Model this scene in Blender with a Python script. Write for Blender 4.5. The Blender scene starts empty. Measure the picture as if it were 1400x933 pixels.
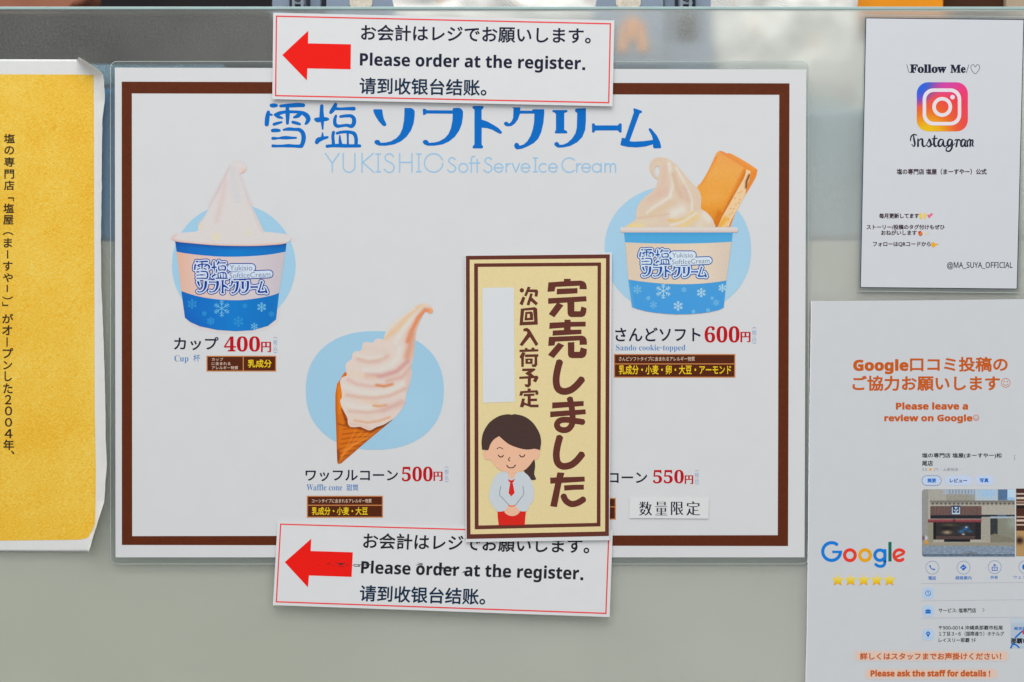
import bpy, bmesh, math, random
import numpy as np
from mathutils import Vector, noise
from mathutils.geometry import delaunay_2d_cdt

random.seed(7)
SC = bpy.context.scene
COL = SC.collection
PX = 0.00045                       # metres on the glass per unit of the layout grid (1400 x 933)

# ------------------------------------------------------------------ camera
cam = bpy.data.cameras.new('camera')
cam.lens = 50.0
cam.sensor_width = 36.0
cam.clip_start = 0.01
cam.clip_end = 50
cam.dof.use_dof = True
cam.dof.focus_distance = 0.873
cam.dof.aperture_fstop = 3.5
co = bpy.data.objects.new('camera', cam)
co.location = (0, -0.875, 0)
co.rotation_euler = (math.pi / 2, 0, 0)
COL.objects.link(co)
SC.camera = co

# ------------------------------------------------------------------ world, lamps, exposure
w = bpy.data.worlds.new('World')
SC.world = w
w.use_nodes = True
w.node_tree.nodes['Background'].inputs[0].default_value = (0.975, 0.985, 1.0, 1)
w.node_tree.nodes['Background'].inputs[1].default_value = 0.56

_nt = w.node_tree                  # surroundings: brighter overhead, darker towards the street, with soft bright and dark areas
_tc = _nt.nodes.new('ShaderNodeTexCoord')
_sx = _nt.nodes.new('ShaderNodeSeparateXYZ')
_nz = _nt.nodes.new('ShaderNodeTexNoise')
_nz.inputs['Scale'].default_value = 2.2
_nz.inputs['Detail'].default_value = 2
_mz = _nt.nodes.new('ShaderNodeMapRange')
_mz.inputs[1].default_value, _mz.inputs[2].default_value = -1, 1
_mz.inputs[3].default_value, _mz.inputs[4].default_value = 0.30, 0.82
_mn = _nt.nodes.new('ShaderNodeMapRange')
_mn.inputs[1].default_value, _mn.inputs[2].default_value = 0.35, 0.65
_mn.inputs[3].default_value, _mn.inputs[4].default_value = 0.55, 1.45
_mm = _nt.nodes.new('ShaderNodeMath')
_mm.operation = 'MULTIPLY'
_nt.links.new(_tc.outputs['Generated'], _sx.inputs[0])
_nt.links.new(_tc.outputs['Generated'], _nz.inputs['Vector'])
_nt.links.new(_sx.outputs['Z'], _mz.inputs[0])
_nt.links.new(_nz.outputs['Fac'], _mn.inputs[0])
_nt.links.new(_mz.outputs[0], _mm.inputs[0])
_nt.links.new(_mn.outputs[0], _mm.inputs[1])
_nt.links.new(_mm.outputs[0], _nt.nodes['Background'].inputs[1])


def area(name, loc, target, sx, sy, energy, col):
    l = bpy.data.lights.new(name, 'AREA')
    l.shape = 'RECTANGLE'
    l.size, l.size_y, l.energy, l.color = sx, sy, energy, col
    o = bpy.data.objects.new(name, l)
    o.location = loc
    o.rotation_euler = (Vector(target) - Vector(loc)).to_track_quat('-Z', 'Y').to_euler()
    COL.objects.link(o)


area('ceiling_softbox', (-0.25, -1.0, 1.9), (0, 0.05, 0), 2.2, 1.2, 38, (1.0, 0.985, 0.96))
SC.view_settings.view_transform = 'Standard'
SC.view_settings.look = 'None'
SC.view_settings.exposure = 0
SC.view_settings.gamma = 1
SC.cycles.use_denoising = True
SC.cycles.max_bounces = 10
SC.cycles.transparent_max_bounces = 24

LIGHT = 0.80                       # how bright a white sheet renders under these lamps


# ------------------------------------------------------------------ colour and material helpers
def lin(c):
    c = c / 255.0
    return c / 12.92 if c <= 0.04045 else ((c + 0.055) / 1.055) ** 2.4


def RGB(c):
    return tuple(min(0.93, max(0.004, lin(v) / LIGHT)) for v in c)


MATS = {}


def mat(name, c, rough=0.5, spec=0.2, mottle=0.03, scale=900.0, bump=0.0, bscale=60.0, vcol=False):
    if name in MATS:
        return MATS[name]
    m = bpy.data.materials.new(name)
    m.use_nodes = True
    nt = m.node_tree
    p = nt.nodes['Principled BSDF']
    p.inputs['Roughness'].default_value = rough
    p.inputs['Specular IOR Level'].default_value = spec
    tc = nt.nodes.new('ShaderNodeTexCoord')
    if vcol:
        a = nt.nodes.new('ShaderNodeAttribute')
        a.attribute_name = 'Col'
        src = a.outputs['Color']
    else:
        r = nt.nodes.new('ShaderNodeRGB')
        r.outputs[0].default_value = (*RGB(c), 1)
        src = r.outputs[0]
    if mottle:
        n = nt.nodes.new('ShaderNodeTexNoise')
        n.inputs['Scale'].default_value = scale
        n.inputs['Detail'].default_value = 3
        nt.links.new(tc.outputs['Object'], n.inputs['Vector'])
        mr = nt.nodes.new('ShaderNodeMapRange')
        mr.inputs[1].default_value, mr.inputs[2].default_value = 0.3, 0.7
        mr.inputs[3].default_value, mr.inputs[4].default_value = 1 - mottle, 1 + mottle
        nt.links.new(n.outputs['Fac'], mr.inputs[0])
        vm = nt.nodes.new('ShaderNodeVectorMath')
        vm.operation = 'SCALE'
        nt.links.new(src, vm.inputs[0])
        nt.links.new(mr.outputs[0], vm.inputs['Scale'])
        src = vm.outputs[0]
    nt.links.new(src, p.inputs['Base Color'])
    if bump:
        n2 = nt.nodes.new('ShaderNodeTexNoise')
        n2.inputs['Scale'].default_value = bscale
        n2.inputs['Detail'].default_value = 4
        nt.links.new(tc.outputs['Object'], n2.inputs['Vector'])
        b = nt.nodes.new('ShaderNodeBump')
        b.inputs['Strength'].default_value = bump
        b.inputs['Distance'].default_value = 0.002
        nt.links.new(n2.outputs['Fac'], b.inputs['Height'])
        nt.links.new(b.outputs[0], p.inputs['Normal'])
    MATS[name] = m
    return m


# ------------------------------------------------------------------ flat drawing helpers (2-D, layout units)
def Z(ox, oy, s):
    """points read off an enlargement -> layout units"""
    def f(*pts):
        return [(ox + p[0] / s, oy + p[1] / s) + tuple(v / s for v in p[2:]) for p in pts]
    return f


def smooth(pts, closed=False, n=6):
    P = np.array(pts, float)
    k = len(P)
    out = []
    for i in range(k if closed else k - 1):
        a, b = P[i], P[(i + 1) % k]
        p0 = P[(i - 1) % k] if (closed or i > 0) else 2 * a - b
        p3 = P[(i + 2) % k] if (closed or i + 2 < k) else 2 * b - a
        for j in range(n):
            t = j / n
            out.append(tuple(0.5 * ((2 * a) + (b - p0) * t + (2 * p0 - 5 * a + 4 * b - p3) * t * t
                                    + (3 * a - p0 - 3 * b + p3) * t ** 3)))
    if not closed:
        out.append(tuple(P[-1]))
    return out


def circ(cx, cy, rx, ry=None, n=32, a0=0.0, a1=360.0, e=2.0):
    ry = rx if ry is None else ry
    k = n if a1 - a0 >= 360 else n + 1
    o = []
    for i in range(k):
        a = math.radians(a0 + (a1 - a0) * i / n)
        c, s = math.cos(a), math.sin(a)
        o.append((cx + rx * math.copysign(abs(c) ** (2 / e), c), cy + ry * math.copysign(abs(s) ** (2 / e), s)))
    return o


def rect(x0, y0, x1, y1):
    return [(x0, y0), (x1, y0), (x1, y1), (x0, y1)]


def rrect(x0, y0, x1, y1, r, n=6):
    o = []
    for cx, cy, a in ((x1 - r, y1 - r, 0), (x0 + r, y1 - r, 90), (x0 + r, y0 + r, 180), (x1 - r, y0 + r, 270)):
        o += circ(cx, cy, r, n=n, a0=a, a1=a + 90)
    return o


def ribbon(pts, r=None, d=0.0, butt=False, sm=True, closed=False, n=5, nd=14):
    """stroke -> list of convex polygons (trapezoids and joint discs); points (x,y[,r])"""
    if sm and len(pts) > 2:
        pts = smooth(pts, closed, n)
    Q = [(p[0], p[1], (r if r is not None else p[2]) + d) for p in pts]
    if closed:
        Q = Q + [Q[0]]
    polys = []
    for i in range(len(Q) - 1):
        (x0, y0, a), (x1, y1, b) = Q[i], Q[i + 1]
        dx, dy = x1 - x0, y1 - y0
        L = math.hypot(dx, dy)
        if L < 1e-6:
            continue
        nx, ny = -dy / L, dx / L
        polys.append([(x0 + nx * a, y0 + ny * a), (x1 + nx * b, y1 + ny * b), (x1 - nx * b, y1 - ny * b), (x0 - nx * a, y0 - ny * a)])
    for i, (x, y, a) in enumerate(Q):
        if butt and not closed and i in (0, len(Q) - 1):
            continue
        polys.append(circ(x, y, a, n=nd))
    return polys


def grow(poly, d):
    return [poly] + ribbon(poly, r=d, sm=False, closed=True, nd=8)


def area2(p):
    return sum(p[i - 1][0] * p[i][1] - p[i][0] * p[i - 1][1] for i in range(len(p)))


def inside(P, poly):
    x, y = P[:, 0], P[:, 1]
    r = np.zeros(len(P), bool)
    for i in range(len(poly)):
        (x0, y0), (x1, y1) = poly[i - 1], poly[i]
        c = ((y0 > y) != (y1 > y))
        with np.errstate(all='ignore'):
            r ^= c & (x < (x1 - x0) * (y - y0) / ((y1 - y0) or 1e-12) + x0)
    return r


def union(pos, neg=(), extra=None, groups=()):
    """exact union of polygons (and even-odd contour groups) minus others -> verts, tris that never overlap"""
    V, E, tests = [], [], []
    for sign, sets in ((1, [[q] for q in pos]), (1, groups), (-1, [[q] for q in neg])):
        for g_ in sets:
            g_ = [[(q[0], q[1]) for q in poly] for poly in g_]
            for poly in g_:
                b = len(V)
                V += [Vector(q) for q in poly]
                E += [(b + i, b + (i + 1) % len(poly)) for i in range(len(poly))]
            tests.append((sign, g_))
    if extra is not None:
        V += [Vector((float(a), float(b))) for a, b in extra]
    vs, _, fs, _, _, _ = delaunay_2d_cdt(V, E, [], 0, 1e-6, False)
    A = np.array([(v.x, v.y) for v in vs])
    T3 = np.array([f[:3] for f in fs])
    cen = A[T3].mean(1)
    ins, out = np.zeros(len(cen), bool), np.zeros(len(cen), bool)
    for sign, g_ in tests:
        tgt = ins if sign > 0 else out
        al = np.array([q for poly in g_ for q in poly])
        lo, hi = al.min(0), al.max(0)
        k = np.nonzero((cen[:, 0] >= lo[0]) & (cen[:, 0] <= hi[0]) & (cen[:, 1] >= lo[1]) & (cen[:, 1] <= hi[1]) & ~tgt)[0]
        if len(k) == 0:
            continue
        r = np.zeros(len(k), bool)
        for poly in g_:
            r ^= inside(cen[k], poly)
        tgt[k[r]] = True
    keep = T3[ins & ~out]
    used = np.unique(keep)
    mp_ = np.zeros(len(A), int)
    mp_[used] = np.arange(len(used))
    return [tuple(q) for q in A[used]], mp_[keep].tolist()


GLYPHS = {}


def glyphs(t, bold=0.0, smear=0.0):
    """outlines of a line of text, made heavier / lighter (bold) or with heavier uprights (smear)"""
    key = (t, bold, smear)
    if key in GLYPHS:
        return GLYPHS[key]
    c = bpy.data.curves.new('g', 'FONT')
    c.body = t
    c.resolution_u = 3
    o = bpy.data.objects.new('g', c)
    COL.objects.link(o)
    dg = bpy.context.evaluated_depsgraph_get()
    m = bpy.data.meshes.new_from_object(o.evaluated_get(dg))
    V = [(v.co.x, -v.co.y) for v in m.vertices]
    F = [list(p.vertices) for p in m.polygons]
    bpy.data.meshes.remove(m)
    bpy.data.objects.remove(o)
    bpy.data.curves.remove(c)
    if smear or bold:
        de = {}
        for f in F:
            for i in range(len(f)):
                de[(f[i - 1], f[i])] = 1
        nx = {}
        for (i, j) in de:
            if (j, i) not in de:
                nx.setdefault(i, []).append(j)
        loops = []
        while nx:
            i = next(iter(nx))
            lp = [i]
            while True:
                js = nx.get(lp[-1])
                if not js:
                    break
                j = js.pop()
                if not js:
                    del nx[lp[-1]]
                if j == i:
                    break
                lp.append(j)
            if len(lp) > 2:
                loops.append([V[q] for q in lp])
        sh = (-0.5, -0.17, 0.17, 0.5) if smear else (0,)
        groups = [[[(x + k * smear, y) for x, y in lp] for lp in loops] for k in sh]
        caps = []
        if bold:
            for lp in loops:
                lp = [q for i, q in enumerate(lp) if math.hypot(q[0] - lp[i - 1][0], q[1] - lp[i - 1][1]) > 0.004] or lp
                for k in (sh if bold < 0 else (0,)):
                    caps += ribbon([(x + k * smear, y) for x, y in lp], r=abs(bold), sm=False, closed=True, nd=8)
        if smear and bold < 0:
            cp = []
            for lp in loops:
                cp += ribbon(lp, r=abs(bold), sm=False, closed=True, nd=8)
            V1, F1 = union([], cp, None, [loops])
            V, F = union([[(V1[i][0] + k * smear, V1[i][1]) for i in f] for k in sh for f in F1])
        else:
            V, F = union(caps if bold > 0 else [], caps if bold < 0 else [], None, groups)
    used = sorted({i for f in F for i in f})
    A = np.array([V[i] for i in used])
    r = (V, F, A.min(0), A.max(0))
    GLYPHS[key] = r
    return r


class Sheet:
    """a printed thing: its own flat coordinates -> layout units -> metres, with a distance in front of the glass (mm)"""

    def __init__(s, name, label, cat, centre, quad=None, size=None, depth=lambda x, y: 0.8, group=None):
        s.root = bpy.data.objects.new(name, None)
        s.root.empty_display_size = 0.02
        COL.objects.link(s.root)
        s.root['label'], s.root['category'] = label, cat
        if group:
            s.root['group'] = group
        s.quad, s.size, s.depth = quad, size, depth
        x, y = centre
        s.root.location = ((x - 700) * PX, 0, (466.5 - y) * PX)

    def px(s, u, v):
        if not s.quad:
            return u, v
        a, b = u / s.size[0], v / s.size[1]
        (ax, ay), (bx, by), (cx, cy), (dx, dy) = s.quad
        return ((ax * (1 - a) + bx * a) * (1 - b) + (dx * (1 - a) + cx * a) * b,
                (ay * (1 - a) + by * a) * (1 - b) + (dy * (1 - a) + cy * a) * b)

    def co(s, u, v, lift):
        x, y = s.px(u, v)
        L = s.root.location
        return ((x - 700) * PX - L.x, -(s.depth(x, y) + lift) * 0.001 - L.y, (466.5 - y) * PX - L.z)


def link_mesh(name, verts, faces, mats, parent, midx=None):
    me = bpy.data.meshes.new(name)
    me.from_pydata(verts, [], faces)
    for m in mats:
        me.materials.append(m)
    if midx:
        me.polygons.foreach_set('material_index', midx)
    o = bpy.data.objects.new(name, me)
    COL.objects.link(o)
    if parent:
        o.parent = parent
    return o


class Part:
    """collects flat ink of one part of a sheet into ONE mesh"""

    def __init__(s, sheet, lift):
        s.sh, s.lift, s.v, s.f, s.m, s.mi, s.col, s.n = sheet, lift, [], [], [], [], [], 0

    def put(s, V, F, m, col=None, dl=0.0):
        b = len(s.v)
        s.v += [s.sh.co(x, y, s.lift + dl) for x, y in V]
        s.f += [[b + i for i in f] for f in F]
        if m not in s.m:
            s.m.append(m)
        s.mi += [s.m.index(m)] * len(F)
        s.col += list(col) if col is not None else [(1, 1, 1)] * len(V)
        return s

    def fill(s, pos, m, neg=(), dl=0.0):
        V, F = union(pos, neg)
        return s.put(V, F, m, dl=dl)

    def text(s, t, box, m, bold=0.0, smear=0.0, rot=0, dl=0.0, slope=0.0):
        V, F, lo, hi = glyphs(t, bold, smear)
        x0, y0, x1, y1 = box
        W = []
        for a, b in V:
            if rot:                    # quarter turn clockwise for vertical setting
                u = 1 - (b - lo[1]) / (hi[1] - lo[1])
                v = (a - lo[0]) / (hi[0] - lo[0])
            else:
                u, v = (a - lo[0]) / (hi[0] - lo[0]), (b - lo[1]) / (hi[1] - lo[1])
            W.append((x0 + (x1 - x0) * u, y0 + (y1 - y0) * v + slope * (x1 - x0) * u))
        return s.put(W, F, m, dl=dl)

    def paint(s, pos, func, neg=(), step=1.3, dl=0.0):
        """ink whose printed colour varies: func(N x 2 array) -> N x 3 sRGB"""
        allp = np.array([p for q in pos for p in q])
        lo, hi = allp.min(0), allp.max(0)
        gx, gy = np.meshgrid(np.arange(lo[0] + step / 2, hi[0], step), np.arange(lo[1] + step / 2, hi[1], step))
        gx = gx + (np.arange(gx.shape[0]) % 2)[:, None] * step * 0.5
        G = np.stack([gx.ravel(), gy.ravel()], 1)
        k = np.zeros(len(G), bool)
        for q in pos:
            k |= inside(G, q)
        for q in neg:
            k &= ~inside(G, q)
        V, F = union(pos, neg, G[k])
        C = np.clip(func(np.array(V)), 0, 255) / 255.0
        C = np.where(C <= 0.04045, C / 12.92, ((C + 0.055) / 1.055) ** 2.4) / LIGHT
        return s.put(V, F, PRINT, [tuple(c) for c in np.clip(C, 0.004, 0.93)], dl=dl)

    def build(s, name, parent=None):
        o = link_mesh(name, s.v, s.f, s.m, parent or s.sh.root, s.mi)
        if PRINT in s.m:
            a = o.data.color_attributes.new('Col', 'FLOAT_COLOR', 'POINT')
            a.data.foreach_set('color', [c for v in s.col for c in (*v, 1.0)])
        return o


def brush(base, strokes):
    """soft airbrush: strokes = (polyline, width, colour, strength)"""
    def f(P):
        C = base(P) if callable(base) else np.tile(np.array(base, float), (len(P), 1))
        for line, wd, c, k in strokes:
            L = np.array([q[:2] for q in line], float)
            d = np.full(len(P), 1e9)
            if len(L) == 1:
                d = np.hypot(*(P - L[0]).T)
            for i in range(len(L) - 1):
                a, b = L[i], L[i + 1]
                t = np.clip(((P - a) @ (b - a)) / max(1e-9, (b - a) @ (b - a)), 0, 1)
                d = np.minimum(d, np.hypot(*(P - a - t[:, None] * (b - a)).T))
            w_ = (k * np.exp(-(d / wd) ** 2))[:, None]
            C = C * (1 - w_) + np.array(c, float) * w_
        return C
    return f


def grain(f, amp, freq):
    """printed baked / frosty texture"""
    return lambda P: f(P) + np.array([noise.noise((a * freq, b * freq, 2.0)) + 0.6 * noise.noise((a * freq * 2.3, b * freq * 2.3, 7.0)) for a, b in P])[:, None] * amp


def ramp(ax, *stops):
    """colour along x (ax=0) or y (ax=1)"""
    xs = [q[0] for q in stops]
    return lambda P: np.stack([np.interp(P[:, ax], xs, [q[1][i] for q in stops]) for i in range(3)], 1)


def slab(sheet, outline, name, m, t=0.25, neg=(), lift=0.0):
    """a sheet of paper or film with real thickness: front, back and rim"""
    V, F = union([outline], neg)
    n = len(V)
    v3 = [sheet.co(x, y, lift) for x, y in V] + [sheet.co(x, y, lift - t) for x, y in V]
    fs = [list(f) for f in F] + [[i + n for i in f[::-1]] for f in F]
    E = {}
    for f in F:
        for i in range(len(f)):
            E[(f[i - 1], f[i])] = E.get((f[i - 1], f[i]), 0) + 1
    for (a, b) in E:
        if (b, a) not in E:
            fs.append([b, a, a + n, b + n])
    return link_mesh(name, v3, fs, [m], sheet.root)


# ------------------------------------------------------------------ materials
PRINT = mat('printed_picture', (0, 0, 0), vcol=True, mottle=0.025, scale=1200)
PAPER = mat('white_paper', (204, 205, 206), 0.26, 0.55, 0.01, 60, 0.22, 9)
CARDP = mat('card_paper', (207, 208, 209), 0.4, 0.35, 0.01, 120, 0.05, 18)
WHITE2 = mat('sticker_white', (209, 210, 209), 0.5, 0.25, 0.01)
BROWN = mat('brown_ink', (88, 36, 10), 0.45, 0.2, 0.10, 500)  # stronger mottle paints faint lighter reflections into the border
BLUE = mat('title_blue_ink', (0, 102, 184), 0.5, 0.08, 0.03)
PALEB = mat('pale_blue_ink', (140, 184, 216), 0.5, 0.15, 0.03)
DISC = mat('disc_blue_ink', (153, 193, 216), 0.5, 0.15, 0.015)
NAVY = mat('navy_ink', (24, 30, 52), 0.5, 0.15, 0.05)
BLACK = mat('black_ink', (30, 31, 40), 0.5, 0.15, 0.05)
TEAL = mat('dark_teal_ink', (14, 42, 68), 0.5, 0.15, 0.05)
RED = mat('price_red_ink', (178, 10, 24), 0.5, 0.15, 0.04)
ARROW = mat('arrow_red_ink', (250, 22, 12), 0.5, 0.15, 0.02)
RLINE = mat('border_red_ink', (232, 66, 68), 0.5, 0.15, 0.06)
SERIFB = mat('serif_blue_ink', (62, 122, 180), 0.5, 0.15, 0.04)
TAXB = mat('tax_blue_ink', (128, 160, 198), 0.5, 0.15, 0.04)
BOXB = mat('box_brown_ink', (80, 33, 12), 0.5, 0.15, 0.05)
BOXL = mat('box_tan_ink', (190, 122, 70), 0.5, 0.15, 0.05)
YELT = mat('box_yellow_ink', (232, 190, 30), 0.5, 0.15, 0.05)
CREAMT = mat('box_white_ink', (214, 190, 170), 0.5, 0.15, 0.05)
CARDC = mat('cream_card_ink', (216, 199, 148), 0.45, 0.2, 0.03, 700)
CARDB = mat('card_brown_ink', (94, 46, 36), 0.45, 0.2, 0.05, 700)
SMUDGE = mat('black_smudge', (42, 42, 46), 0.7, 0.1, 0.2, 2500)


def film_material():
    m = bpy.data.materials.new('clear_film')
    m.use_nodes = True
    nt = m.node_tree
    nt.nodes.remove(nt.nodes['Principled BSDF'])
    out = nt.nodes['Material Output']
    t = nt.nodes.new('ShaderNodeBsdfTransparent')
    t.inputs[0].default_value = (0.93, 0.95, 0.95, 1)
    g = nt.nodes.new('ShaderNodeBsdfGlossy')
    g.inputs['Roughness'].default_value = 0.18
    d = nt.nodes.new('ShaderNodeBsdfDiffuse')
    d.inputs[0].default_value = (0.8, 0.85, 0.86, 1)
    fr = nt.nodes.new('ShaderNodeFresnel')
    fr.inputs[0].default_value = 1.35
    a = nt.nodes.new('ShaderNodeMixShader')
    b = nt.nodes.new('ShaderNodeMixShader')
    b.inputs[0].default_value = 0.05
    nt.links.new(t.outputs[0], b.inputs[1])
    nt.links.new(d.outputs[0], b.inputs[2])
    nt.links.new(fr.outputs[0], a.inputs[0])
    nt.links.new(b.outputs[0], a.inputs[1])
    nt.links.new(g.outputs[0], a.inputs[2])
    nt.links.new(a.outputs[0], out.inputs[0])
    return m


def glass_material(front):
    """acrylic sheet: clear on the back face, hazy and dusty on the front so that what stands behind is blurred"""
    m = bpy.data.materials.new('hazy_glass' if front else 'clear_glass')
    m.use_nodes = True
    nt = m.node_tree
    nt.nodes.remove(nt.nodes['Principled BSDF'])
    N, L = nt.nodes.new, nt.links.new
    t = N('ShaderNodeBsdfTransparent')
    t.inputs[0].default_value = (0.97, 0.985, 0.97, 1)
    out = nt.nodes['Material Output'].inputs[0]
    if not front:
        L(t.outputs[0], out)
        return m
    r = N('ShaderNodeBsdfRefraction')
    r.inputs['Color'].default_value = (0.98, 0.99, 0.98, 1)
    r.inputs['Roughness'].default_value = 0.72
    r.inputs['IOR'].default_value = 1.25
    d = N('ShaderNodeBsdfDiffuse')
    d.inputs[0].default_value = (0.80, 0.82, 0.77, 1)
    g_ = N('ShaderNodeBsdfGlossy')
    g_.inputs['Roughness'].default_value = 0.25
    tc = N('ShaderNodeTexCoord')
    n = N('ShaderNodeTexNoise')
    n.inputs['Scale'].default_value = 1000
    n.inputs['Detail'].default_value = 2
    L(tc.outputs['Object'], n.inputs['Vector'])
    n2 = N('ShaderNodeTexNoise')
    n2.inputs['Scale'].default_value = 9
    n2.inputs['Detail'].default_value = 3
    L(tc.outputs['Object'], n2.inputs['Vector'])
    mr = N('ShaderNodeMapRange')
    mr.inputs[1].default_value, mr.inputs[2].default_value = 0.32, 0.68
    mr.inputs[3].default_value, mr.inputs[4].default_value = 0.03, 0.16
    L(n.outputs['Fac'], mr.inputs[0])
    mu = N('ShaderNodeMath')
    mu.operation = 'MULTIPLY_ADD'
    mu.inputs[1].default_value = 0.25
    L(n2.outputs['Fac'], mu.inputs[0])
    L(mr.outputs[0], mu.inputs[2])
    sp = N('ShaderNodeSeparateXYZ')
    L(tc.outputs['Object'], sp.inputs[0])
    gx = N('ShaderNodeMapRange')
    gx.inputs[1].default_value, gx.inputs[2].default_value = -0.2, 0.12
    gx.inputs[3].default_value, gx.inputs[4].default_value = 0.7, 1.6  # haze graded up to the right, painting that side paler and brighter
    L(sp.outputs['X'], gx.inputs[0])
    mh = N('ShaderNodeMath')
    mh.operation = 'MULTIPLY'
    L(mu.outputs[0], mh.inputs[0])
    L(gx.outputs[0], mh.inputs[1])
    a = N('ShaderNodeMixShader')
    a.inputs[0].default_value = 0.95
    L(t.outputs[0], a.inputs[1])
    L(r.outputs[0], a.inputs[2])
    b = N('ShaderNodeMixShader')
    L(mh.outputs[0], b.inputs[0])
    L(a.outputs[0], b.inputs[1])
    L(d.outputs[0], b.inputs[2])
    fr = N('ShaderNodeFresnel')
    fr.inputs[0].default_value = 1.3
    e = N('ShaderNodeMixShader')
    L(fr.outputs[0], e.inputs[0])
    L(b.outputs[0], e.inputs[1])
    L(g_.outputs[0], e.inputs[2])
    L(e.outputs[0], out)
    return m


FILM = film_material()
GLASS, CLEAR = glass_material(True), glass_material(False)
FRIM = mat('film_rim', (172, 182, 178), 0.3, 0.5, 0.0)


# ------------------------------------------------------------------ the showcase behind the papers
def W(x, y, back, ref=0.0):        # layout point on a plane `back` mm behind the glass front; layouts of things `ref` mm back are that much larger
    k = PX * (875 + max(0.0, ref)) / 875
    return ((x - 700) * k, back * 0.001, (466.5 - y) * k)


def box_bm(bm, x0, y0, x1, y1, b0, b1):
    vs = [bm.verts.new(W(x, y, b, b0)) for b in (b0, b1) for (x, y) in ((x0, y0), (x1, y0), (x1, y1), (x0, y1))]
    for f in ((3, 2, 1, 0), (4, 5, 6, 7), (0, 1, 5, 4), (1, 2, 6, 5), (2, 3, 7, 6), (3, 0, 4, 7)):
        bm.faces.new([vs[i] for i in f])


def prism_bm(bm, poly, b0, b1):
    if area2(poly) < 0:
        poly = poly[::-1]
    a = [bm.verts.new(W(x, y, b0, b0)) for x, y in poly]
    c = [bm.verts.new(W(x, y, b1, b0)) for x, y in poly]
    bm.faces.new(a[::-1])
    bm.faces.new(c)
    for i in range(len(poly)):
        bm.faces.new((a[i - 1], a[i], c[i], c[i - 1]))


def bm_obj(name, bm, m, parent=None, bevel=0.0):
    if bevel:
        bmesh.ops.bevel(bm, geom=bm.edges[:], offset=bevel, segments=3, profile=0.5, affect='EDGES')
    bmesh.ops.recalc_face_normals(bm, faces=bm.faces[:])
    me = bpy.data.meshes.new(name)
    bm.to_mesh(me)
    bm.free()
    me.materials.append(m)
    o = bpy.data.objects.new(name, me)
    COL.objects.link(o)
    if parent:
        o.parent = parent
        o.matrix_parent_inverse = parent.matrix_basis.inverted()
    return o


def tag(o, label, cat, group=None):
    o['label'], o['category'] = label, cat
    if group:
        o['group'] = group
    return o


def empty(name, label, cat, loc, group=None):
    o = bpy.data.objects.new(name, None)
    o.location = loc
    o.empty_display_size = 0.02
    COL.objects.link(o)
    return tag(o, label, cat, group)


g = empty('glass_panel', 'wide hazy glass showcase front that the papers are stuck to', 'glass panel', W(700, 1010, 3))
bm = bmesh.new()
box_bm(bm, -700, 13.6, 2100, 1040, 0, 5)
pane = bm_obj('pane', bm, CLEAR, g)
pane.data.materials.append(GLASS)
for q in pane.data.polygons:
    q.material_index = 1 if q.normal.y < -0.9 else 0
bm = bmesh.new()
box_bm(bm, -700, 9.2, 2100, 13.4, -0.1, 5.1)
bm_obj('lit_edge_strip', bm, mat('glass_edge', (152, 178, 176), 0.12, 0.6, 0.04, 60), g, 0.0004)  # pale bar whose colour paints the light scattered along the glass edge

# pale green board just behind the lower glass
bm = bmesh.new()
box_bm(bm, -700, 330, 2100, 1040, 6, 14)
o = bm_obj('panel_board', bm, mat('sage_board', (219, 219, 207), 0.6, 0.2, 0.03, 25), None, 0.001)
tag(o, 'pale sage green board close behind the lower glass', 'board')

bm = bmesh.new()
box_bm(bm, -170, 16, 371, 86, 7, 110)
o = bm_obj('storage_box', bm, mat('dark_grey_plastic', (30, 26, 22), 0.5, 0.2, 0.15, 90), None, 0.002)
tag(o, 'dark grey box behind the glass at upper left, over the yellow notice', 'box')

bm = bmesh.new()
box_bm(bm, 60, 118, 300, 328, 8, 120)
o = bm_obj('plastic_tub', bm, mat('tub_blue', (0, 150, 212), 0.4, 0.3, 0.04, 40), None, 0.003)
bm = bmesh.new()
box_bm(bm, 52, 88, 308, 117, 6, 122)
bm_obj('rim', bm, mat('tub_rim', (130, 178, 206), 0.4, 0.3, 0.04, 40), o, 0.002)
tag(o, 'bright blue tub seen in the gap between yellow notice and menu', 'tub')

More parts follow.
